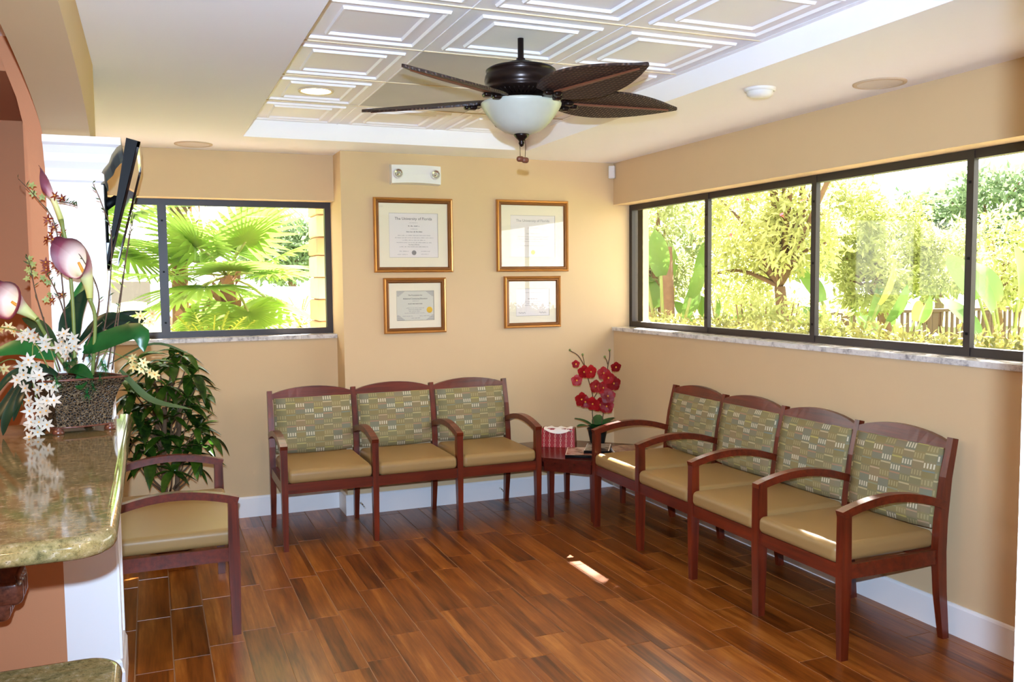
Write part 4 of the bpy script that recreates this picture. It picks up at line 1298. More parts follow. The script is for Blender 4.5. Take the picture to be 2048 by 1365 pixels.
# ------------------------------------------------------------------ stone counters
def offset_poly(poly, d):
    n = len(poly); out_ = []
    for i in range(n):
        p0, p1, p2 = Vector(poly[i - 1]), Vector(poly[i]), Vector(poly[(i + 1) % n])
        a = (p1 - p0).normalized(); b = (p2 - p1).normalized()
        na, nb = Vector((-a.y, a.x)), Vector((-b.y, b.x))
        m_ = (na + nb)
        m_ = m_ / max(0.3, m_.length_squared) * 2 if m_.length > 1e-6 else na
        out_.append((p1.x + m_.x * d, p1.y + m_.y * d))
    return out_
def arc(cx_, cy_, r, a0, a1, n=8):
    return [(cx_ + r * math.cos(a0 + (a1 - a0) * i / n), cy_ + r * math.sin(a0 + (a1 - a0) * i / n)) for i in range(n + 1)]
def slab(poly, z1, th):
    """ccw outline, full bullnose edge"""
    m = MB(); n = len(poly)
    rings = []
    for i in range(9):
        a = -PI / 2 + PI * i / 8
        rings.append([(p[0], p[1], z1 - th / 2 + th / 2 * math.sin(a)) for p in offset_poly(poly, (th / 2) * (1 - math.cos(a)))])
    vs = [p for r in rings for p in r]
    fs = []
    for i in range(8):
        for k in range(n):
            fs.append((i * n + k, i * n + (k + 1) % n, (i + 1) * n + (k + 1) % n, (i + 1) * n + k))
    m.add(vs, fs, True)
    m.f.append(tuple(8 * n + k for k in range(n))); m.sm.append(False)
    m.f.append(tuple(reversed(range(n)))); m.sm.append(False)
    return m
ZC = 1.07
x1 = -3.258
poly = [(-5.3, -3.92)] + arc(x1 - 0.085, -3.92 + 0.085, 0.085, -PI / 2, 0) + arc(x1 - 0.022, -2.172 - 0.022, 0.022, 0, PI / 2, 4) + [(-3.322, -2.172), (-3.322, -2.288), (-5.3, -2.288)]
bar = slab(poly, ZC, 0.046).build('granite_counter', 'granite')
tag(bar, 'raised gold granite counter top with rounded corner, under the flower arrangement', 'counter')
x1 = -3.262
poly = [(-4.9, -5.6)] + arc(x1 - 0.05, -5.55, 0.05, -PI / 2, 0, 6) + arc(x1 - 0.075, -3.715 - 0.075, 0.075, 0, PI / 2) + [(-4.9, -3.715)]
dk = thing('reception_desk', (0, 0, 0), 'lower granite desk with rounded corner in front of the raised counter', 'desk')
slab(poly, 0.76, 0.036).build('desk_top', 'granite', dk)
MB().box(-4.8, -3.42, -5.5, -3.80, 0.0, 0.724).build('cabinet_base', 'carved', dk)
# half wall that carries the counter, and its carved bracket
struct('wall_half', MB().box(-5.3, -3.74, -3.70, -2.27, 0, ZC - 0.048), 'terracotta')
cb = thing('corbel', (-3.74, -2.79, ZC - 0.047), 'carved brown wood bracket below the overhang of the raised counter', 'bracket')
prof = [(0, 0), (0.26, 0), (0.26, -0.03), (0.245, -0.04), (0.245, -0.10), (0.225, -0.16), (0.19, -0.24), (0.172, -0.30), (0.160, -0.325), (0.164, -0.345), (0.172, -0.36), (0.170, -0.385), (0.155, -0.405), (0.13, -0.43), (0.10, -0.455), (0.06, -0.465), (0, -0.47)]
MB().prism([(a, b) for a, b in reversed(prof)], 'y', -0.065, 0.065).build('bracket_body', 'carved', cb)
m = MB()
for yy in (-0.045, -0.015, 0.015, 0.045):
    pts = [(a + 0.004, yy, b) for a, b in prof[4:10]]
    m.tube(curve_pts(pts, 20), [0.012] * 21 if False else 0.012, 6)
m.build('reeding', 'carved', cb)
m = MB()
for yy in (-0.047, 0.0, 0.047):
    m.rbox((0.140, yy, -0.375), (0.080, 0.05, 0.080), 0.022, 3)
    m.rbox((0.105, yy * 0.8, -0.43), (0.076, 0.045, 0.066), 0.020, 3)
    m.rbox((0.06, yy * 0.6, -0.462), (0.066, 0.04, 0.045), 0.017, 3)
m.build('acanthus_scroll', 'carved', cb)

# ------------------------------------------------------------------ television on the pilaster
tv = thing('television', (-3.258, -1.79, 1.845), 'flat black television tilted forward on the side of the white pilaster', 'television')
up = Vector((0.121, 0, 0.468)).normalized(); nrm = Vector((up.z, 0, -up.x))
def T3(a, y, b):   # a along screen normal, b up the screen
    p = nrm * a + up * b
    return (p.x, y, p.z)
hw, hh = 0.41, 0.242
def tvbox(a0, a1, y0, y1, b0, b1, c0=None):
    """c0: depth at the bottom if it tapers"""
    c0 = a0 if c0 is None else c0
    bot = [T3(c0, y0, b0), T3(a1, y0, b0), T3(a1, y1, b0), T3(c0, y1, b0)]
    tp = [T3(a0, y0, b1), T3(a1, y0, b1), T3(a1, y1, b1), T3(a0, y1, b1)]
    return MB().hexa(bot, tp)
tvbox(-0.046, -0.004, -hw, hw, -hh, hh, -0.012).build('back_shell', 'black', tv)
m = MB()
for (y0, y1, b0, b1) in ((-hw, hw, hh - 0.022, hh), (-hw, hw, -hh, -hh + 0.03), (-hw, -hw + 0.022, -hh, hh), (hw - 0.022, hw, -hh, hh)):
    v_ = tvbox(-0.006, 0.004, y0, y1, b0, b1); m.add(v_.v, v_.f)
m.build('bezel', 'screen', tv)
tvbox(-0.005, -0.001, -hw + 0.02, hw - 0.02, -hh + 0.028, hh - 0.02).build('screen', 'screen', tv)
mt = MB().box(-0.072, -0.062, -0.42, -0.22, -0.13, 0.08)
mt.tube([(-0.066, -0.32, 0.0), (-0.03, -0.30, 0.03), T3(-0.03, -0.27, 0.02)], 0.016, 8)
mt.build('wall_mount', 'black', tv)

# ------------------------------------------------------------------ leafy plant behind the armchair
fp = thing('potted_shrub', (-3.12, -0.33, 0), 'bushy green potted shrub under the alcove window behind the armchair', 'potted plant')
MB().lathe([(0.0005, 0.0), (0.10, 0.0), (0.115, 0.02), (0.145, 0.24), (0.152, 0.25), (0.152, 0.27), (0.138, 0.27), (0.132, 0.25), (0.0005, 0.245)], 28).build('pot', 'claypot', fp)
MB().lathe([(0.130, 0.247), (0.06, 0.258), (0.0005, 0.26)], 20).build('soil', 'soil', fp)
rn = random.Random(11)
m = MB(); tips = []
for k in range(3):
    bx_ = Vector((0.03 * math.cos(k * 2.1), 0.03 * math.sin(k * 2.1), 0.25))
    m.tube(curve_pts([bx_, bx_ + Vector((0.02 * math.cos(k * 2.1), 0.02 * math.sin(k * 2.1), 0.2)), Vector((0.08 * math.cos(k * 2.1 + 0.4), 0.08 * math.sin(k * 2.1 + 0.4), 0.85))], 10), 0.014, 7)
for k in range(48):
    zc = 0.47 + 0.68 * ((k + 0.5) / 48)
    rr = 0.285 * math.sqrt(max(0.05, 1 - ((zc - 0.76) / 0.46) ** 2)) * rn.uniform(0.45, 0.95)
    az = k * 2.39996
    tip = Vector((rr * math.cos(az), rr * math.sin(az), zc))
    st = Vector((0.04 * math.cos(az), 0.04 * math.sin(az), max(0.35, zc - 0.18)))
    m.tube([st, (st + tip) / 2 + Vector((0, 0, -0.02)), tip], [0.007, 0.005, 0.003], 5)
    tips.append((tip, (tip - st).normalized()))
m.build('trunk', 'bark', fp)
lf = []
for v in range(4):
    lm = MB().leaf((0, 0, 0), (1, 0, 0), (0, 0, 1), 1.0, 0.33 + 0.03 * v, 0.18 + 0.12 * v, 0.35, 6)
    lf.append(lm.mesh('leaf'))
    lf[-1].materials.append(MT['ficus'])
for (tip, d) in tips:
    for j in range(6):
        az = j * PI / 3 + rn.uniform(-0.3, 0.3)
        el = rn.uniform(-0.45, 0.55)
        q = d.to_track_quat('X', 'Z')
        L = rn.uniform(0.11, 0.17)
        v = Vector((math.sin(el) + 0.25, math.cos(az) * math.cos(el), math.sin(az) * math.cos(el)))
        v.rotate(q)
        v.z -= 0.12
        o = put('leaf', lf[rn.randrange(4)], None, fp, tip, v.to_track_quat('X', 'Z').to_euler())
        o.scale = (L, L, L)

# ------------------------------------------------------------------ flower arrangement in the metal basket
fa = thing('flower_arrangement', (-3.43, -2.50, ZC), 'tall silk arrangement of calla lilies and white orchids in a flared metal basket', 'flower arrangement', -0.3895)
m = MB(); vs, fs = [], []
def ring(hx, z, dp):
    # diamond plan: corners toward the viewer, left, away, right
    return [(-0.008 * hx / 0.13, -dp, z), (hx, 0.0, z), (0.008, dp * 0.9, z), (-hx, 0.0, z)]
levels = [(0.128, 0.020), (0.124, 0.03), (0.130, 0.07), (0.142, 0.11), (0.160, 0.15), (0.180, 0.172), (0.183, 0.178)]
for hx, z in levels: 
    r4 = ring(hx, z, hx * 0.80)
    rr = []
    for k in range(4):
        a, b = Vector(r4[k]), Vector(r4[(k + 1) % 4])
        for j in range(6):
            p = a.lerp(b, j / 6)
            bow = 0.010 * math.sin(PI * j / 6)
            nn_ = Vector((p.x, p.y, 0)).normalized()
            rr.append(p + nn_ * bow)
    vs += rr
for i in range(len(levels) - 1):
    for k in range(24):
        fs.append((24 * i + k, 24 * i + (k + 1) % 24, 24 * i + 24 + (k + 1) % 24, 24 * i + 24 + k))
fs.append(tuple(reversed(range(24))))
m.add(vs, fs)
bk = m.build('basket', 'basket', fa)
m = MB()
for base_i in (0, 6):
    rng = vs[24 * base_i: 24 * base_i + 24]
    m.tube(list(rng) + [rng[0]], 0.004 if base_i else 0.003, 6)
m.build('rim_wire', 'carved', bk)
for p in ring(0.118, 0, 0.094):
    MB().lathe([(0.0005, 0.0), (0.017, 0.0), (0.019, 0.004), (0.016, 0.012), (0.012, 0.016), (0.014, 0.022), (0.0005, 0.024)], 16).build('foot', 'carved', fa, (p[0], p[1], 0.0))
m = MB(); top6 = vs[24 * 5: 24 * 6]
m.add([(p.x * 0.95, p.y * 0.95, 0.160) for p in top6], [tuple(range(24))])
m.build('moss', 'soil', fa)
rn = random.Random(8)
def A3(p, y): return Vector((p[0], y, p[1]))
cols = {'g': 'green', 'g2': 'olive', 'darkg': 'darkgreen', 'd': 'darkgreen', 'd2': 'darkgreen', 'o': 'olive'}
ydep = [0.02, 0.06, -0.02, -0.06, -0.04, 0.05, -0.08, -0.10, -0.02, 0.03, 0.06, 0.08, 0.03, 0.0, -0.09, -0.09, -0.06, -0.04]
for (a, b, c, wd, cm), yd in zip(ARR['leaves'], ydep):
    if (a, b) == ((0.236, 0.324), (0.25, 0.299)) or cm == 'd' and a[0] < -0.1: continue
    pts = [A3(a, yd * 0.4), A3(b, yd), A3(c, yd * 1.6)]
    if (a, b) == ((0.045, 0.268), (0.096, 0.284)): pts.append(A3((0.258, 0.262), yd * 1.8))
    pp = curve_pts(pts, 12); n_ = len(pp)
    wl = [wd * max(0.06, math.sin(PI * min(1, 0.08 + 0.92 * (i / (n_ - 1)))) ** 0.75) for i in range(n_)]
    # the blades show their faces to the door
    MB().ribbon(pp, wl, (0.1, -0.8, 0.6) if cm in ('g', 'darkg', 'd') else (0.1, -0.5, 0.85), 0.28).build('leaf', cols[cm], fa)
for strap, wd in (([(-0.10, -0.03, 0.23), (-0.15, -0.09, 0.13), (-0.19, -0.13, 0.05), (-0.205, -0.15, 0.006)], 0.034), ([(-0.10, -0.04, 0.22), (-0.125, -0.10, 0.13), (-0.15, -0.13, 0.06), (-0.160, -0.14, 0.006)], 0.036),
                  ([(-0.11, -0.02, 0.22), (-0.17, -0.06, 0.19), (-0.225, -0.09, 0.11)], 0.024), ([(-0.09, -0.05, 0.2), (-0.115, -0.11, 0.12), (-0.13, -0.13, 0.05)], 0.026)):
    pp = curve_pts(strap, 14); n_ = len(pp)
    MB().ribbon(pp, [wd * max(0.08, math.sin(PI * min(1, 0.15 + 0.85 * (i / (n_ - 1)))) ** 0.6) for i in range(n_)], (0.1, -0.9, 0.4), 0.3).build('leaf', 'darkgreen', fa)
# calla lilies
def calla(stem, h0, h1, L, rad, yd, spin=0.0):
    """stem points; spathe grows along h0 and bends over to h1, tube first and then the open flare"""
    pts = curve_pts([A3(p, yd * (i / 3)) for i, p in enumerate(stem)], 12)
    cl = MB().tube(pts, [0.006] * (len(pts) - 1) + [0.009], 8).build('calla_lily', 'stem', fa)
    base = pts[-1]; h0 = Vector(h0).normalized(); h1 = Vector(h1).normalized()
    m = MB(); vs, fs, at = [], [], []
    nt_, na = 16, 26
    axp = [base]
    for i in range(nt_):
        q = (i + 0.5) / nt_
        axp.append(axp[-1] + h0.lerp(h1, q ** 1.3).normalized() * (L / nt_))
    for i in range(nt_ + 1):
        t = i / nt_
        ax = h0.lerp(h1, t ** 1.3).normalized()
        sd = ax.cross(Vector((0.15, 0, 1))).normalized(); fr = sd.cross(ax).normalized()
        for j in range(na + 1):
            th = 2 * PI * j / na + spin
            c = math.cos(th)
            if t < 0.5: r = 0.009 + (rad * 0.40 - 0.009) * (t / 0.5) ** 1.3
            else: r = rad * (0.40 + 0.60 * ((t - 0.5) / 0.5) ** 0.8)
            lip = max(0.0, (t - 0.8) / 0.2)
            r *= 1 + 0.25 * lip * abs(math.sin(th))
            back = (0.5 + 0.5 * c) ** 2 * max(0, t - 0.5) * L * 0.42      # long pointed side
            low = (0.5 - 0.5 * c) ** 3 * max(0, t - 0.5) * L * -0.65      # cut-away throat
            p = axp[i] + ax * (back + low) + (sd * math.sin(th) + fr * c) * r * (1 - 0.35 * (0.5 + 0.5 * c) ** 6 * lip)
            vs.append(p); at.append(t)
    for i in range(nt_):
        for j in range(na):
            a0 = i * (na + 1) + j
            fs.append((a0, a0 + 1, a0 + na + 2, a0 + na + 1))
    m.add(vs, fs, True); m.attr = at
    m.build('spathe', 'calla', cl)
    MB().tube([axp[6], axp[11] + (axp[11] - axp[10]) * 0.6], [0.006, 0.004], 8).build('spadix', 'yellow', cl)
calla(ARR['stems'][0][:2] + [(-0.06, 0.33), (-0.068, 0.375)], (-0.75, -0.15, 0.65), (-0.20, -0.85, 0.42), 0.125, 0.060, -0.08, 0.9)
calla(ARR['stems'][1][:2] + [(0.088, 0.440)], (0.0, -0.05, 1), (-0.25, -0.85, 0.35), 0.175, 0.060, -0.06, 1.2)
calla(ARR['stems'][2], (-0.25, -0.05, 0.95), (-0.40, -0.30, 0.85), 0.150, 0.020, -0.02)
# twigs
for tw in ARR['twigs']:
    yd = rn.uniform(-0.05, 0.05)
    pts = curve_pts([A3(p, yd * i / 2) for i, p in enumerate(tw)], 20)
    n_ = len(pts)
    o = MB().tube(pts, [0.0026 - 0.0016 * i / n_ for i in range(n_)], 5).build('twig', 'twig', fa)
    m = MB()
    for i in range(4, n_, 2):
        d = Vector((rn.uniform(-1, 1), rn.uniform(-0.6, 0.4), rn.uniform(0.2, 1)))
        m.leaf(pts[i], d, (0, -1, 0.3), rn.uniform(0.012, 0.026), 0.005, 0.2, 0.1, 2)
    m.build('twig_leaves', 'olive', o)
# blossoms
def star(m, c, f, size, pet, asp, cup=0.35):
    f = Vector(f).normalized(); a = f.cross(Vector((0, 0, 1)))
    if a.length < 1e-3: a = Vector((1, 0, 0))
    a.normalize(); b = a.cross(f)
    ph = rn.uniform(0, 2)
    for k in range(pet):
        an = ph + 2 * PI * k / pet
        m.leaf(c, a * math.cos(an) + b * math.sin(an) + f * cup, f, size * rn.uniform(0.85, 1.1), size * asp, 0.15, 0.2, 3)
def blossoms(lst, y0, y1, size, mname, pet=6, asp=0.42, cen='yellow'):
    for (x, z) in lst:
        m = MB()
        c = Vector((x, rn.uniform(y0, y1), z))
        f = Vector((rn.uniform(-0.6, 0.6), -1, rn.uniform(-0.3, 0.5)))
        star(m, c, f, size, pet, asp)
        b = m.build('blossom', mname, fa)
        if cen: MB().rbox(c + f.normalized() * 0.004, (0.006, 0.006, 0.006), 0.003, 1).build('blossom_centre', cen, b)
wl = ARR['white']
blossoms(wl[:12], -0.10, -0.07, 0.026, 'whitepetal')
blossoms(wl[12:], -0.165, -0.135, 0.026, 'whitepetal')
blossoms(ARR['yellow'][:6], -0.06, 0.0, 0.022, 'yellowpetal')
blossoms(ARR['yellow'][6:], -0.02, 0.06, 0.022, 'yellowpetal')
blossoms(ARR['maroon'], -0.05, 0.03, 0.020, 'maroon', 5, 0.36)
blossoms(ARR['lime'], -0.03, 0.03, 0.014, 'limepetal', 5, 0.6, None)
# flower-bearing stems of the hanging spray
for st, yy in (([(-0.01, 0.22), (-0.05, 0.30), (-0.06, 0.25), (-0.06, 0.16), (-0.04, 0.08), (-0.05, 0.02)], -0.13), ([(-0.02, 0.20), (-0.06, 0.30), (-0.16, 0.34), (-0.24, 0.35)], -0.05), ([(0.03, 0.2), (0.10, 0.26), (0.20, 0.22), (0.24, 0.19)], 0.02), ([(0.06, 0.2), (0.14, 0.33), (0.22, 0.38)], 0.05), ([(-0.1, 0.2), (-0.18, 0.24), (-0.24, 0.22)], -0.03)):
    MB().tube(curve_pts([A3(p, yy) for p in st], 16), 0.002, 5).build('flower_stem', 'stem', fa)
# fern tufts
for (x, z) in ARR['fern']:
    m = MB()
    c = Vector((x, -0.15 if abs(x) < 0.09 else -0.09, z))
    for k in range(64):
        d = Vector((rn.uniform(-1, 1), rn.uniform(-1, 0.3), rn.uniform(-0.8, 1)))
        m.leaf(c, d, (0, 0, 1), rn.uniform(0.024, 0.042), 0.0065, 0.1, 0.1, 1)
    m.build('fern_tuft', 'fern', fa)

# ------------------------------------------------------------------ outdoors
gr = struct('ground', MB().box(-60, 80, -40, 90, -0.6, -0.14), 'lawn')
m = MB(); m.box(0.25, 2.6, -9, 3.0, -0.14, -0.115); m.box(-9, 0.25, 0.49, 3.0, -0.14, -0.115)
m.build('bounce_strip', 'bounce_ground', gr)  # unseen pale strip, added to keep green bounce off the ceiling
nr = np.random.RandomState(4)
def leaf_cloud(name, m, parent, blobs, L, W, seed, flat=0.0, shell=0.55):
    """blobs: (centre, radii, count); four-cornered folded leaves spread through each ellipsoid"""
    r = np.random.RandomState(seed)
    V, F = [], []
    for (c, rad, n) in blobs:
        d = r.normal(size=(n, 3)); d /= np.linalg.norm(d, axis=1)[:, None]
        rr = shell + (1 - shell) * r.rand(n)
        rr *= 1 + 0.16 * np.sin(5 * d[:, 0] + seed) * np.sin(6 * d[:, 1]) + 0.1 * np.sin(9 * d[:, 2])
        p = np.array(c) + d * rr[:, None] * np.array(rad)
        ax = r.normal(size=(n, 3)) + d * 0.7; ax[:, 2] -= 0.25
        ax /= np.linalg.norm(ax, axis=1)[:, None]
        up_ = r.normal(size=(n, 3)); up_[:, 2] += 0.8
        sd = np.cross(ax, up_); sd /= (np.linalg.norm(sd, axis=1)[:, None] + 1e-9)
        nn = np.cross(sd, ax)
        l = (L * r.uniform(0.7, 1.3, n))[:, None]; w_ = (W * r.uniform(0.7, 1.3, n))[:, None]
        q = np.stack([p, p + ax * l * 0.5 + sd * w_ * 0.5 + nn * w_ * 0.12, p + ax * l, p + ax * l * 0.5 - sd * w_ * 0.5 + nn * w_ * 0.12], 1)
        # gap cut through the leaves along the sun direction, so a shaft reaches the bench
        o_ = np.array(parent.location) if parent is not None else np.zeros(3)
        rel_ = (p + o_) - np.array((0.15, -0.42, 1.31)); sdir = np.array(SUN)
        al = rel_ @ sdir
        off_ = rel_ - al[:, None] * sdir
        keep = ~((np.linalg.norm(off_ / np.array((0.17, 0.17, 0.17)), axis=1) < 1) & (al > 0))
        V.append(q[keep].reshape(-1, 3))
    V = np.concatenate(V); n = len(V) // 4
    me = bpy.data.meshes.new(name)
    me.vertices.add(len(V)); me.vertices.foreach_set('co', V.astype(np.float32).ravel())
    tri = np.array([[0, 1, 2], [0, 2, 3]])
    idx = (np.arange(n)[:, None, None] * 4 + tri[None]).reshape(-1)
    me.loops.add(len(idx)); me.loops.foreach_set('vertex_index', idx.astype(np.int32))
    me.polygons.add(len(idx) // 3)
    me.polygons.foreach_set('loop_start', np.arange(0, len(idx), 3, dtype=np.int32))
    me.update(calc_edges=True); me.validate()
    o = put(name, me, m, parent)
    o['kind'] = 'stuff'
    return o
def trunk(m, pts, r):
    m.tube(curve_pts(pts, 4 * len(pts)), [r[0] + (r[1] - r[0]) * i / (4 * (len(pts) - 1)) for i in range(4 * (len(pts) - 1) + 1)] if False else r[0], 8)
def tree(label, base, fork, blobs, mname, L, W, seed, group=None, tr=0.07, cat='tree'):
    t = thing('tree' if cat == 'tree' else 'shrub', base, label, cat, 0, group)
    B = Vector(base)
    m = MB()
    fk = Vector(fork) - B
    pts = curve_pts([(0, 0, -0.13), fk * 0.5 + Vector((0.05, -0.04, 0)), fk], 8)
    m.tube(pts, [tr * (1.25 - 0.5 * i / len(pts)) for i in range(len(pts))], 8)
    m.build('trunk', 'bark', t)
    r = random.Random(seed)
    m = MB()
    for (c, rad, n) in blobs:
        cc = Vector(c) - B
        for k in range(4):
            e = cc + Vector([r.uniform(-0.7, 0.7) * q for q in rad])
            p = curve_pts([fk, fk.lerp(e, 0.5) + Vector((0, 0, 0.12)), e], 6)
            m.tube(p, [tr * 0.45 * (1 - 0.75 * i / len(p)) for i in range(len(p))], 5)
    m.build('branches', 'bark', t)
    leaf_cloud('crown', mname, t, [((c[0] - B.x, c[1] - B.y, c[2] - B.z), rad, n) for (c, rad, n) in blobs], L, W, seed)
    return t
# clipped hedge under the long window
t = thing('hedge', (1.05, -1.3, 0), 'clipped yellow-green hedge running along outside the long window', 'hedge')
r = np.random.RandomState(2)
blobs = []
for y in np.arange(-5.2, 3.6, 0.28):
    for x in np.arange(0.70, 1.45, 0.22):
        blobs.append(((x - 1.05, y + 1.3, 1.105 + 0.03 * math.sin(7 * y + 3 * x)), (0.19, 0.22, 0.12), 190))
    blobs.append(((0.68 - 1.05, y + 1.3, 0.85), (0.10, 0.22, 0.28), 120))
leaf_cloud('leaves', 'hedge', t, blobs, 0.045, 0.022, 3, shell=0.2)
m = MB()
for y in np.arange(-5.0, 3.5, 0.5):
    m.tube([(0, y + 1.3, -0.13), (0.02, y + 1.33, 0.5), (0.0, y + 1.3, 0.95)], 0.02, 6)
m.build('stems', 'bark', t)
t = thing('shrub', (1.85, -1.7, 0), 'low coppery-leaved shrub beyond the hedge near the railing', 'shrub')
leaf_cloud('leaves', 'redshrub', t, [((0.0, -0.9, 0.92), (0.3, 0.5, 0.2), 900), ((0, 0.0, 0.92), (0.3, 0.5, 0.21), 900), ((0.1, 0.55, 0.85), (0.3, 0.4, 0.2), 700)], 0.06, 0.03, 9, shell=0.2)
m = MB()
for y in (-0.9, -0.3, 0.3): m.tube([(0, y, -0.13), (0, y, 0.85)], 0.02, 6)
m.build('stems', 'bark', t)
# railing
t = thing('railing', (6.2, 5.2, 0), 'brown painted railing with upright pickets beyond the hedge', 'railing')
MB().box(0, 11.0, -0.035, 0.035, 0.95, 1.0).build('top_rail', 'rail', t)
MB().box(0, 11.0, -0.02, 0.02, 0.12, 0.17).build('bottom_rail', 'rail', t)
pk = MB().box(-0.018, 0.018, -0.018, 0.018, 0.17, 0.95).mesh('picket')
ps = MB().box(-0.06, 0.06, -0.06, 0.06, -0.13, 0.95).mesh('post')
for i in range(88):
    x = 0.06 + i * 0.125
    if i % 11 == 0: put('post', ps, 'rail', t, (x, 0.06, 0))
    else: put('picket', pk, 'rail', t, (x, 0, 0))
# flowering trees outside the long window
T1 = tree('tall pink-flowered tree with forked trunk just beyond the hedge', (2.88, 1.69, 0), (2.91, 1.70, 1.46),
          [((2.84, 2.05, 2.3), (0.7, 0.7, 0.62), 3600), ((2.96, 1.5, 2.0), (0.5, 0.5, 0.45), 2000), ((2.97, 2.5, 1.6), (0.5, 0.5, 0.42), 1700),
           ((2.9, 0.05, 4.55), (0.85, 2.0, 0.65), 13000), ((2.9, 1.48, 4.65), (0.7, 0.5, 0.55), 4500)], 'leafA', 0.10, 0.034, 21)  # high blobs: unseen upper crown added to keep sun off the window
m = MB(); r = random.Random(4)
for (x, y, z) in ((2.5, 1.7, 2.35), (2.6, 1.6, 2.62), (2.5, 1.2, 2.15), (2.7, 1.1, 2.3), (2.45, 1.9, 2.0)):
    for k in range(5):
        m.leaf((x - 2.88, y - 1.69, z), (r.uniform(-1, 1), r.uniform(-1, 1), r.uniform(-0.3, 1)), (0, 0, 1), 0.05, 0.04, 0.2, 0.1, 2)
m.build('blossoms', 'pinkpetal', T1)
tree('spreading yellow-green tree with pale trunk behind the railing', (4.95, 2.25, 0), (4.85, 2.25, 1.25),
     [((4.15, 2.12, 2.2), (0.55, 0.55, 0.5), 3000), ((5.4, 2.67, 1.98), (0.65, 0.65, 0.55), 3600), ((5.97, 2.42, 1.7), (0.55, 0.55, 0.45), 2400), ((4.39, 1.96, 1.5), (0.45, 0.45, 0.4), 1800)], 'leafA', 0.10, 0.035, 22)
tree('airy yellow-green tree by the left edge of the long window', (1.9, 2.6, 0), (1.9, 2.55, 1.3),
     [((1.85, 2.45, 2.3), (0.40, 0.40, 0.45), 1300), ((2.1, 2.6, 1.6), (0.35, 0.4, 0.3), 1000)], 'leafB', 0.09, 0.032, 23, tr=0.09)
tree('rounded yellow-green tree near the right end of the railing', (8.2, 3.5, 0), (8.2, 3.4, 1.2),
     [((8.39, 3.61, 1.93), (0.75, 0.75, 0.55), 1500), ((7.86, 2.71, 1.45), (0.55, 0.55, 0.42), 900), ((9.2, 3.0, 1.7), (0.6, 0.6, 0.5), 900)], 'leafA', 0.14, 0.05, 24)
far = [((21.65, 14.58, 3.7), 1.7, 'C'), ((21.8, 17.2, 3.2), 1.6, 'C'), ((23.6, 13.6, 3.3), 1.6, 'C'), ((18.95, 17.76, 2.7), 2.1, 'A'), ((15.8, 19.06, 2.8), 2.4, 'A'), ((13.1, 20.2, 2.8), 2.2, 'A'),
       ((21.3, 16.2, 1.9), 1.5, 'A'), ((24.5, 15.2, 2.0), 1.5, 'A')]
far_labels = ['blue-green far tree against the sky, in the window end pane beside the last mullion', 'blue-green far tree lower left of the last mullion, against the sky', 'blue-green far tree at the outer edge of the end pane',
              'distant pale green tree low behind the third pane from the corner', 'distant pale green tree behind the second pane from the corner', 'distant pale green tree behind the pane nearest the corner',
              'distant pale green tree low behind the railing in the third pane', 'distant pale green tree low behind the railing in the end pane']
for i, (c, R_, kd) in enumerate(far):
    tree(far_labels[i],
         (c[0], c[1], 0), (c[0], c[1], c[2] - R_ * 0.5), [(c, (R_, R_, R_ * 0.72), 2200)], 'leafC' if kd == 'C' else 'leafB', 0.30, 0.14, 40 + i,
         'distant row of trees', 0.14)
tree('grey-green spreading oak seen through the alcove window', (1.3, 25.0, 0), (1.3, 25.0, 1.7), [((0.9, 25.0, 2.6), (1.5, 1.4, 1.15), 2400), ((2.4, 26.0, 2.9), (1.3, 1.3, 1.0), 1600)], 'leafC', 0.28, 0.13, 60, None, 0.16)
# bird-of-paradise clumps: each paddle leaf on its own stalk
def clump(base, label, n, h, seed, yellow=(), spread=0.7, size=0.5, th=0.3):
    t = thing('bird_of_paradise', base, label, 'plant', 0)
    r = random.Random(seed)
    m = MB()
    for k in range(n):
        az = k * 2.4 + r.uniform(-0.3, 0.3)
        hh = h * r.uniform(0.72, 1.08)
        sp_ = spread * r.uniform(0.3, 1.0)
        b = Vector((0.08 * math.cos(az), 0.08 * math.sin(az), -0.13))
        e = Vector((sp_ * 0.55 * math.cos(az), sp_ * 0.55 * math.sin(az), hh * 0.66))
        pts = curve_pts([b, b.lerp(e, 0.55) + Vector((-0.05 * math.cos(az), -0.05 * math.sin(az), 0.1)), e], 8)
        d = (pts[-1] - pts[-2]).normalized() + Vector((0.25 * math.cos(az), 0.25 * math.sin(az), 0))
        L = size * r.uniform(0.8, 1.2)
        lf_ = MB().leaf(e, d, (math.cos(az) * 0.3 + 0.5 * r.uniform(-1, 1), math.sin(az) * 0.3 - 0.8, 0.4), L, L * 0.46, 0.25, 0.2, 7, lambda q: math.sin(PI * (0.10 + 0.88 * q)) ** 0.6)
        lo_ = lf_.build('leaf', 'paddleyellow' if k in yellow else 'paddle', t)
        MB().tube(pts, 0.016, 6).build('stalk', 'stem', lo_)
    m.tube([(0, 0, -0.13), (0.02, 0, h * th * 0.5), (0.0, 0, h * th)], [0.10, 0.085, 0.06], 8)
    m.build('trunk', 'palmbark', t)
clump((1.78, 2.10, 0), 'bird of paradise with a broad upright leaf at the left of the long window', 10, 2.35, 1, (3,), 0.7, 0.44, 0.8)
clump((2.45, 2.3, 0), 'small bird of paradise behind the hedge, left of the forked trunk', 7, 1.60, 2, (), 0.6, 0.34)
clump((3.78, 1.66, 0), 'leaning bird of paradise in the third window pane', 7, 1.85, 3, (5,), 0.9, 0.42)
clump((4.95, 0.63, 0), 'bird of paradise with one yellowing leaf, behind the railing at the far right', 8, 1.9, 4, (2,), 0.6, 0.5)
clump((6.3, 3.3, 0), 'bird of paradise with dry orange leaves before the railing', 7, 1.4, 6, (0, 3, 5), 0.7, 0.4)
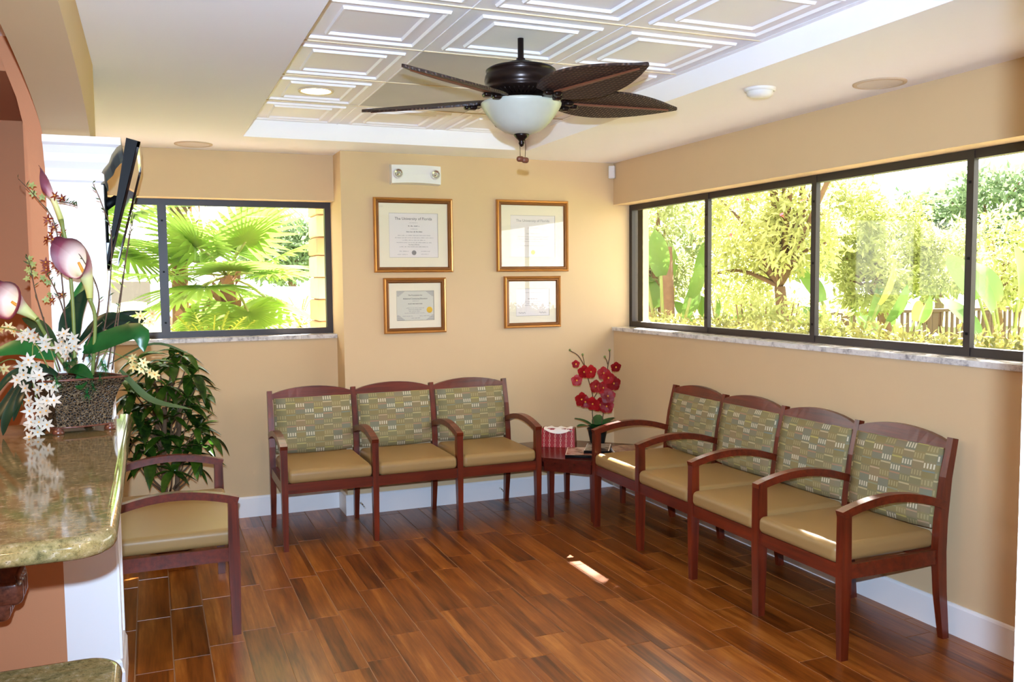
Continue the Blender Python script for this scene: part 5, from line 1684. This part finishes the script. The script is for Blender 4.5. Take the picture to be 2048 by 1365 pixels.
for (bx_, by_, lab, sd) in ((2.35, 1.2, 'loose leafy shrub just behind the hedge under the forked tree', 71), (3.4, 3.1, 'loose leafy shrub between the trees, beyond the second pane', 72), (4.6, 3.9, 'loose leafy shrub left of the railing end', 73)):
    t = thing('shrub', (bx_, by_, 0), lab, 'shrub')
    leaf_cloud('leaves', 'leafA', t, [((0, 0, 1.0), (0.5, 0.5, 0.45), 1500), ((0.3, -0.4, 0.9), (0.4, 0.4, 0.4), 1000)], 0.09, 0.03, sd, shell=0.3)
    m = MB()
    for q in range(7): m.tube([(0.03 * q - 0.1, 0, -0.13), (0.12 * q - 0.36, 0.1 * math.sin(q), 1.3)], [0.02, 0.006], 5)
    m.build('stems', 'bark', t)
# palms
def palm(base, h, label, nf, seed, lean=(0, 0), R_=0.62, pet=0.55, crown_only=False, dead=6, tr=0.11):
    t = thing('fan_palm', base, label, 'palm', 0)
    r = random.Random(seed)
    top = Vector((lean[0], lean[1], h))
    pts = curve_pts([(0, 0, -0.13), Vector((lean[0] * 0.4, lean[1] * 0.4, h * 0.5)), top], 10)
    m = MB().tube(pts, tr, 10)
    for i in range(40):
        q = i / 40
        p = Vector((0, 0, 0)).lerp(top, q); az = i * 2.4
        m.leaf(p + Vector((tr * 0.9 * math.cos(az), tr * 0.9 * math.sin(az), 0)), (0.5 * math.cos(az), 0.5 * math.sin(az), 1), (math.cos(az), math.sin(az), 0), 0.22, 0.10, -0.2, 0.1, 2)
    m.build('trunk', 'palmbark', t)
    for k in range(nf):
        az = k * 2.399 + 0.5
        el = math.radians(62 - 105 * (k / max(1, nf - 1)) + r.uniform(-8, 8))
        d = Vector((math.cos(az) * math.cos(el), math.sin(az) * math.cos(el), math.sin(el)))
        hub = top + d * pet * r.uniform(0.85, 1.15) - Vector((0, 0, 0.05))
        m = MB()
        sd = d.cross(Vector((0, 0, 1))).normalized(); un = sd.cross(d)
        for j in range(26):
            a = math.radians(-125 + 250 * j / 25)
            dd = d * math.cos(a) + sd * math.sin(a) + un * 0.12
            L = R_ * (0.78 + 0.22 * math.cos(a)) * r.uniform(0.92, 1.05)
            m.leaf(hub, dd, un, L, 0.052, 0.22, 0.35, 4, lambda q: 0.25 + 0.75 * math.sin(PI * (0.2 + 0.78 * q)))
        f_ = m.build('frond', 'palmleaf', t)
        MB().tube([top, top.lerp(hub, 0.5) + Vector((0, 0, 0.03)), hub], 0.012, 6).build('leaf_stalk', 'stem', f_)
    for k in range(dead):
        az = k * 1.9 + 1.2
        m = MB()
        b = top + Vector((0.14 * math.cos(az), 0.14 * math.sin(az), -0.1))
        for j in range(9):
            m.leaf(b, (0.12 * math.cos(az) + r.uniform(-0.12, 0.12), 0.12 * math.sin(az) + r.uniform(-0.12, 0.12), -1), (math.cos(az), math.sin(az), 0), r.uniform(0.5, 0.85), 0.05, 0.0, 0.3, 3)
        m.build('dead_frond', 'deadleaf', t)
palm((-2.55, 2.6, 0), 1.62, 'young fan palm with spread green fronds right outside the alcove window', 18, 5, (0.02, 0), 0.66, 0.5, dead=2, tr=0.07)
palm((-2.93, 3.4, 0), 3.1, 'taller fan palm with brown fibrous trunk beside the young palm', 14, 6, (0.05, 0), 0.8, 0.7, dead=9, tr=0.08)
palm((-3.75, 3.2, 0), 2.1, 'fan palm with drooping fronds at the left edge of the alcove window', 13, 7, (0.0, 0), 0.62, 0.5, dead=3)
def cycad(base, label, nf, L, seed, hz, m_='cycad', group=None):
    t = thing('fern_palm', base, label, 'plant', 0, group)
    r = random.Random(seed)
    MB().tube([(0, 0, -0.13), (0, 0, hz)], [0.10, 0.08], 8).build('trunk', 'palmbark', t)
    for k in range(nf):
        az = k * 2.399; el = math.radians(80 - 70 * (k / nf))
        d = Vector((math.cos(az) * math.cos(el), math.sin(az) * math.cos(el), math.sin(el)))
        m = MB(); n_ = 13
        sd = d.cross(Vector((0, 0, 1))).normalized()
        pts = [Vector((0, 0, hz)) + d * (L * i / n_) + Vector((0, 0, -0.35 * L * (i / n_) ** 2)) for i in range(n_ + 1)]
        m.tube(pts, 0.006, 4)
        for i in range(2, n_ + 1):
            l2 = 0.24 * L * math.sin(PI * (0.15 + 0.8 * i / n_)) + 0.03
            for s_ in (-1, 1):
                m.leaf(pts[i], sd * s_ + d * 0.5, (0, 0, 1), l2, 0.022, 0.25, 0.2, 2)
        m.build('frond', m_, t)
cycad((-2.72, 1.95, 0), 'bright yellow-green fern palm low before the young fan palm', 30, 0.80, 1, 0.80)
cycad((-3.45, 2.1, 0), 'bright fern palm at the lower left of the alcove window', 24, 0.75, 2, 0.70)
cycad((-2.2, 2.35, 0), 'bright fern palm leaning toward the stone column', 24, 0.75, 3, 0.70)
cycad((-1.46, 5.4, 0), 'small palm with dark trunk on the lawn, right of a similar one', 12, 0.6, 4, 1.0)
cycad((-1.95, 5.0, 0), 'small palm with dark trunk on the lawn, left of a similar one', 12, 0.6, 5, 0.95)
# stacked-stone porch column
t = thing('stone_column', (-1.79, 1.27, 0), 'tan stacked-stone porch column outside the alcove window', 'column')
stones = [mat('tan_stone_%d' % i, c, 0.9, 0.1, var=0.12, vscale=10, bump=0.4, bscale=30) for i, c in enumerate(((206, 180, 146), (190, 158, 126), (216, 196, 166)))]
r = random.Random(2)
z = -0.13
while z < 2.57:
    hgt = min(r.choice((0.11, 0.14, 0.17)), 2.58 - z)
    x = -0.2
    e = r.uniform(0, 0.012)
    sp_ = r.uniform(-0.08, 0.08)
    for (xa, xb) in ((-0.20, sp_), (sp_, 0.20)):
        MB().rbox(((xa + xb) / 2, r.uniform(-0.008, 0.008), z + hgt / 2), (xb - xa - 0.006 + e, 0.36 + e, hgt - 0.006), 0.015, 1).build('stone', stones[r.randrange(3)], t)
    z += hgt
MB().box(-0.17, 0.17, -0.15, 0.15, -0.13, 2.58).build('mortar_core', 'grout', t)
# grey canopy with scalloped edge on the lawn
t = thing('garden_canopy', (-4.1, 8.5, 0), 'grey garden canopy with a scalloped edge on the lawn beyond the palms', 'canopy')
m = MB()
A_, B_ = 0.92, 0.5
m.add([(-A_, -B_, 1.58), (A_, -B_, 1.58), (A_, B_, 1.58), (-A_, B_, 1.58), (-0.3, 0, 1.76), (0.3, 0, 1.76)], [(0, 1, 5, 4), (1, 2, 5), (2, 3, 4, 5), (3, 0, 4)])
m.build('canvas_top', 'awning', t)
m = MB()
def valance(x0, y0, x1, y1):
    n_ = 32; vs = []; fs = []
    for i in range(n_ + 1):
        q = i / n_
        zz = 1.27 + 0.035 * abs(math.sin(PI * q * 4)) 
        for o_ in (0, 0.012):
            vs += [(x0 + (x1 - x0) * q, y0 + (y1 - y0) * q + o_, zz), (x0 + (x1 - x0) * q, y0 + (y1 - y0) * q + o_, 1.585)]
    for i in range(n_):
        a = 4 * i
        fs += [(a, a + 4, a + 5, a + 1), (a + 2, a + 3, a + 7, a + 6)]
    m.add(vs, fs)
valance(-A_, -B_, A_, -B_); valance(-A_, B_, A_, B_); valance(A_, -B_, A_ + 0.001, B_); valance(-A_, -B_, -A_ + 0.001, B_)
m.build('valance', 'awning', t)
for sx in (-1, 1):
    for sy in (-1, 1):
        MB().tube([(sx * (A_ - 0.03), sy * (B_ - 0.03), -0.14), (sx * (A_ - 0.03), sy * (B_ - 0.03), 1.58)], 0.022, 8).build('pole', 'chrome', t)
t = thing('garden_wall', (0.3, 20.2, 0), 'low white wall across the lawn in the distance', 'wall')
MB().box(-3.5, 2.6, -0.08, 0.08, -0.14, 1.38).build('panel', 'farwall', t)
MB().box(-3.55, 2.65, -0.12, 0.12, 1.38, 1.43).build('coping', 'farwall', t)
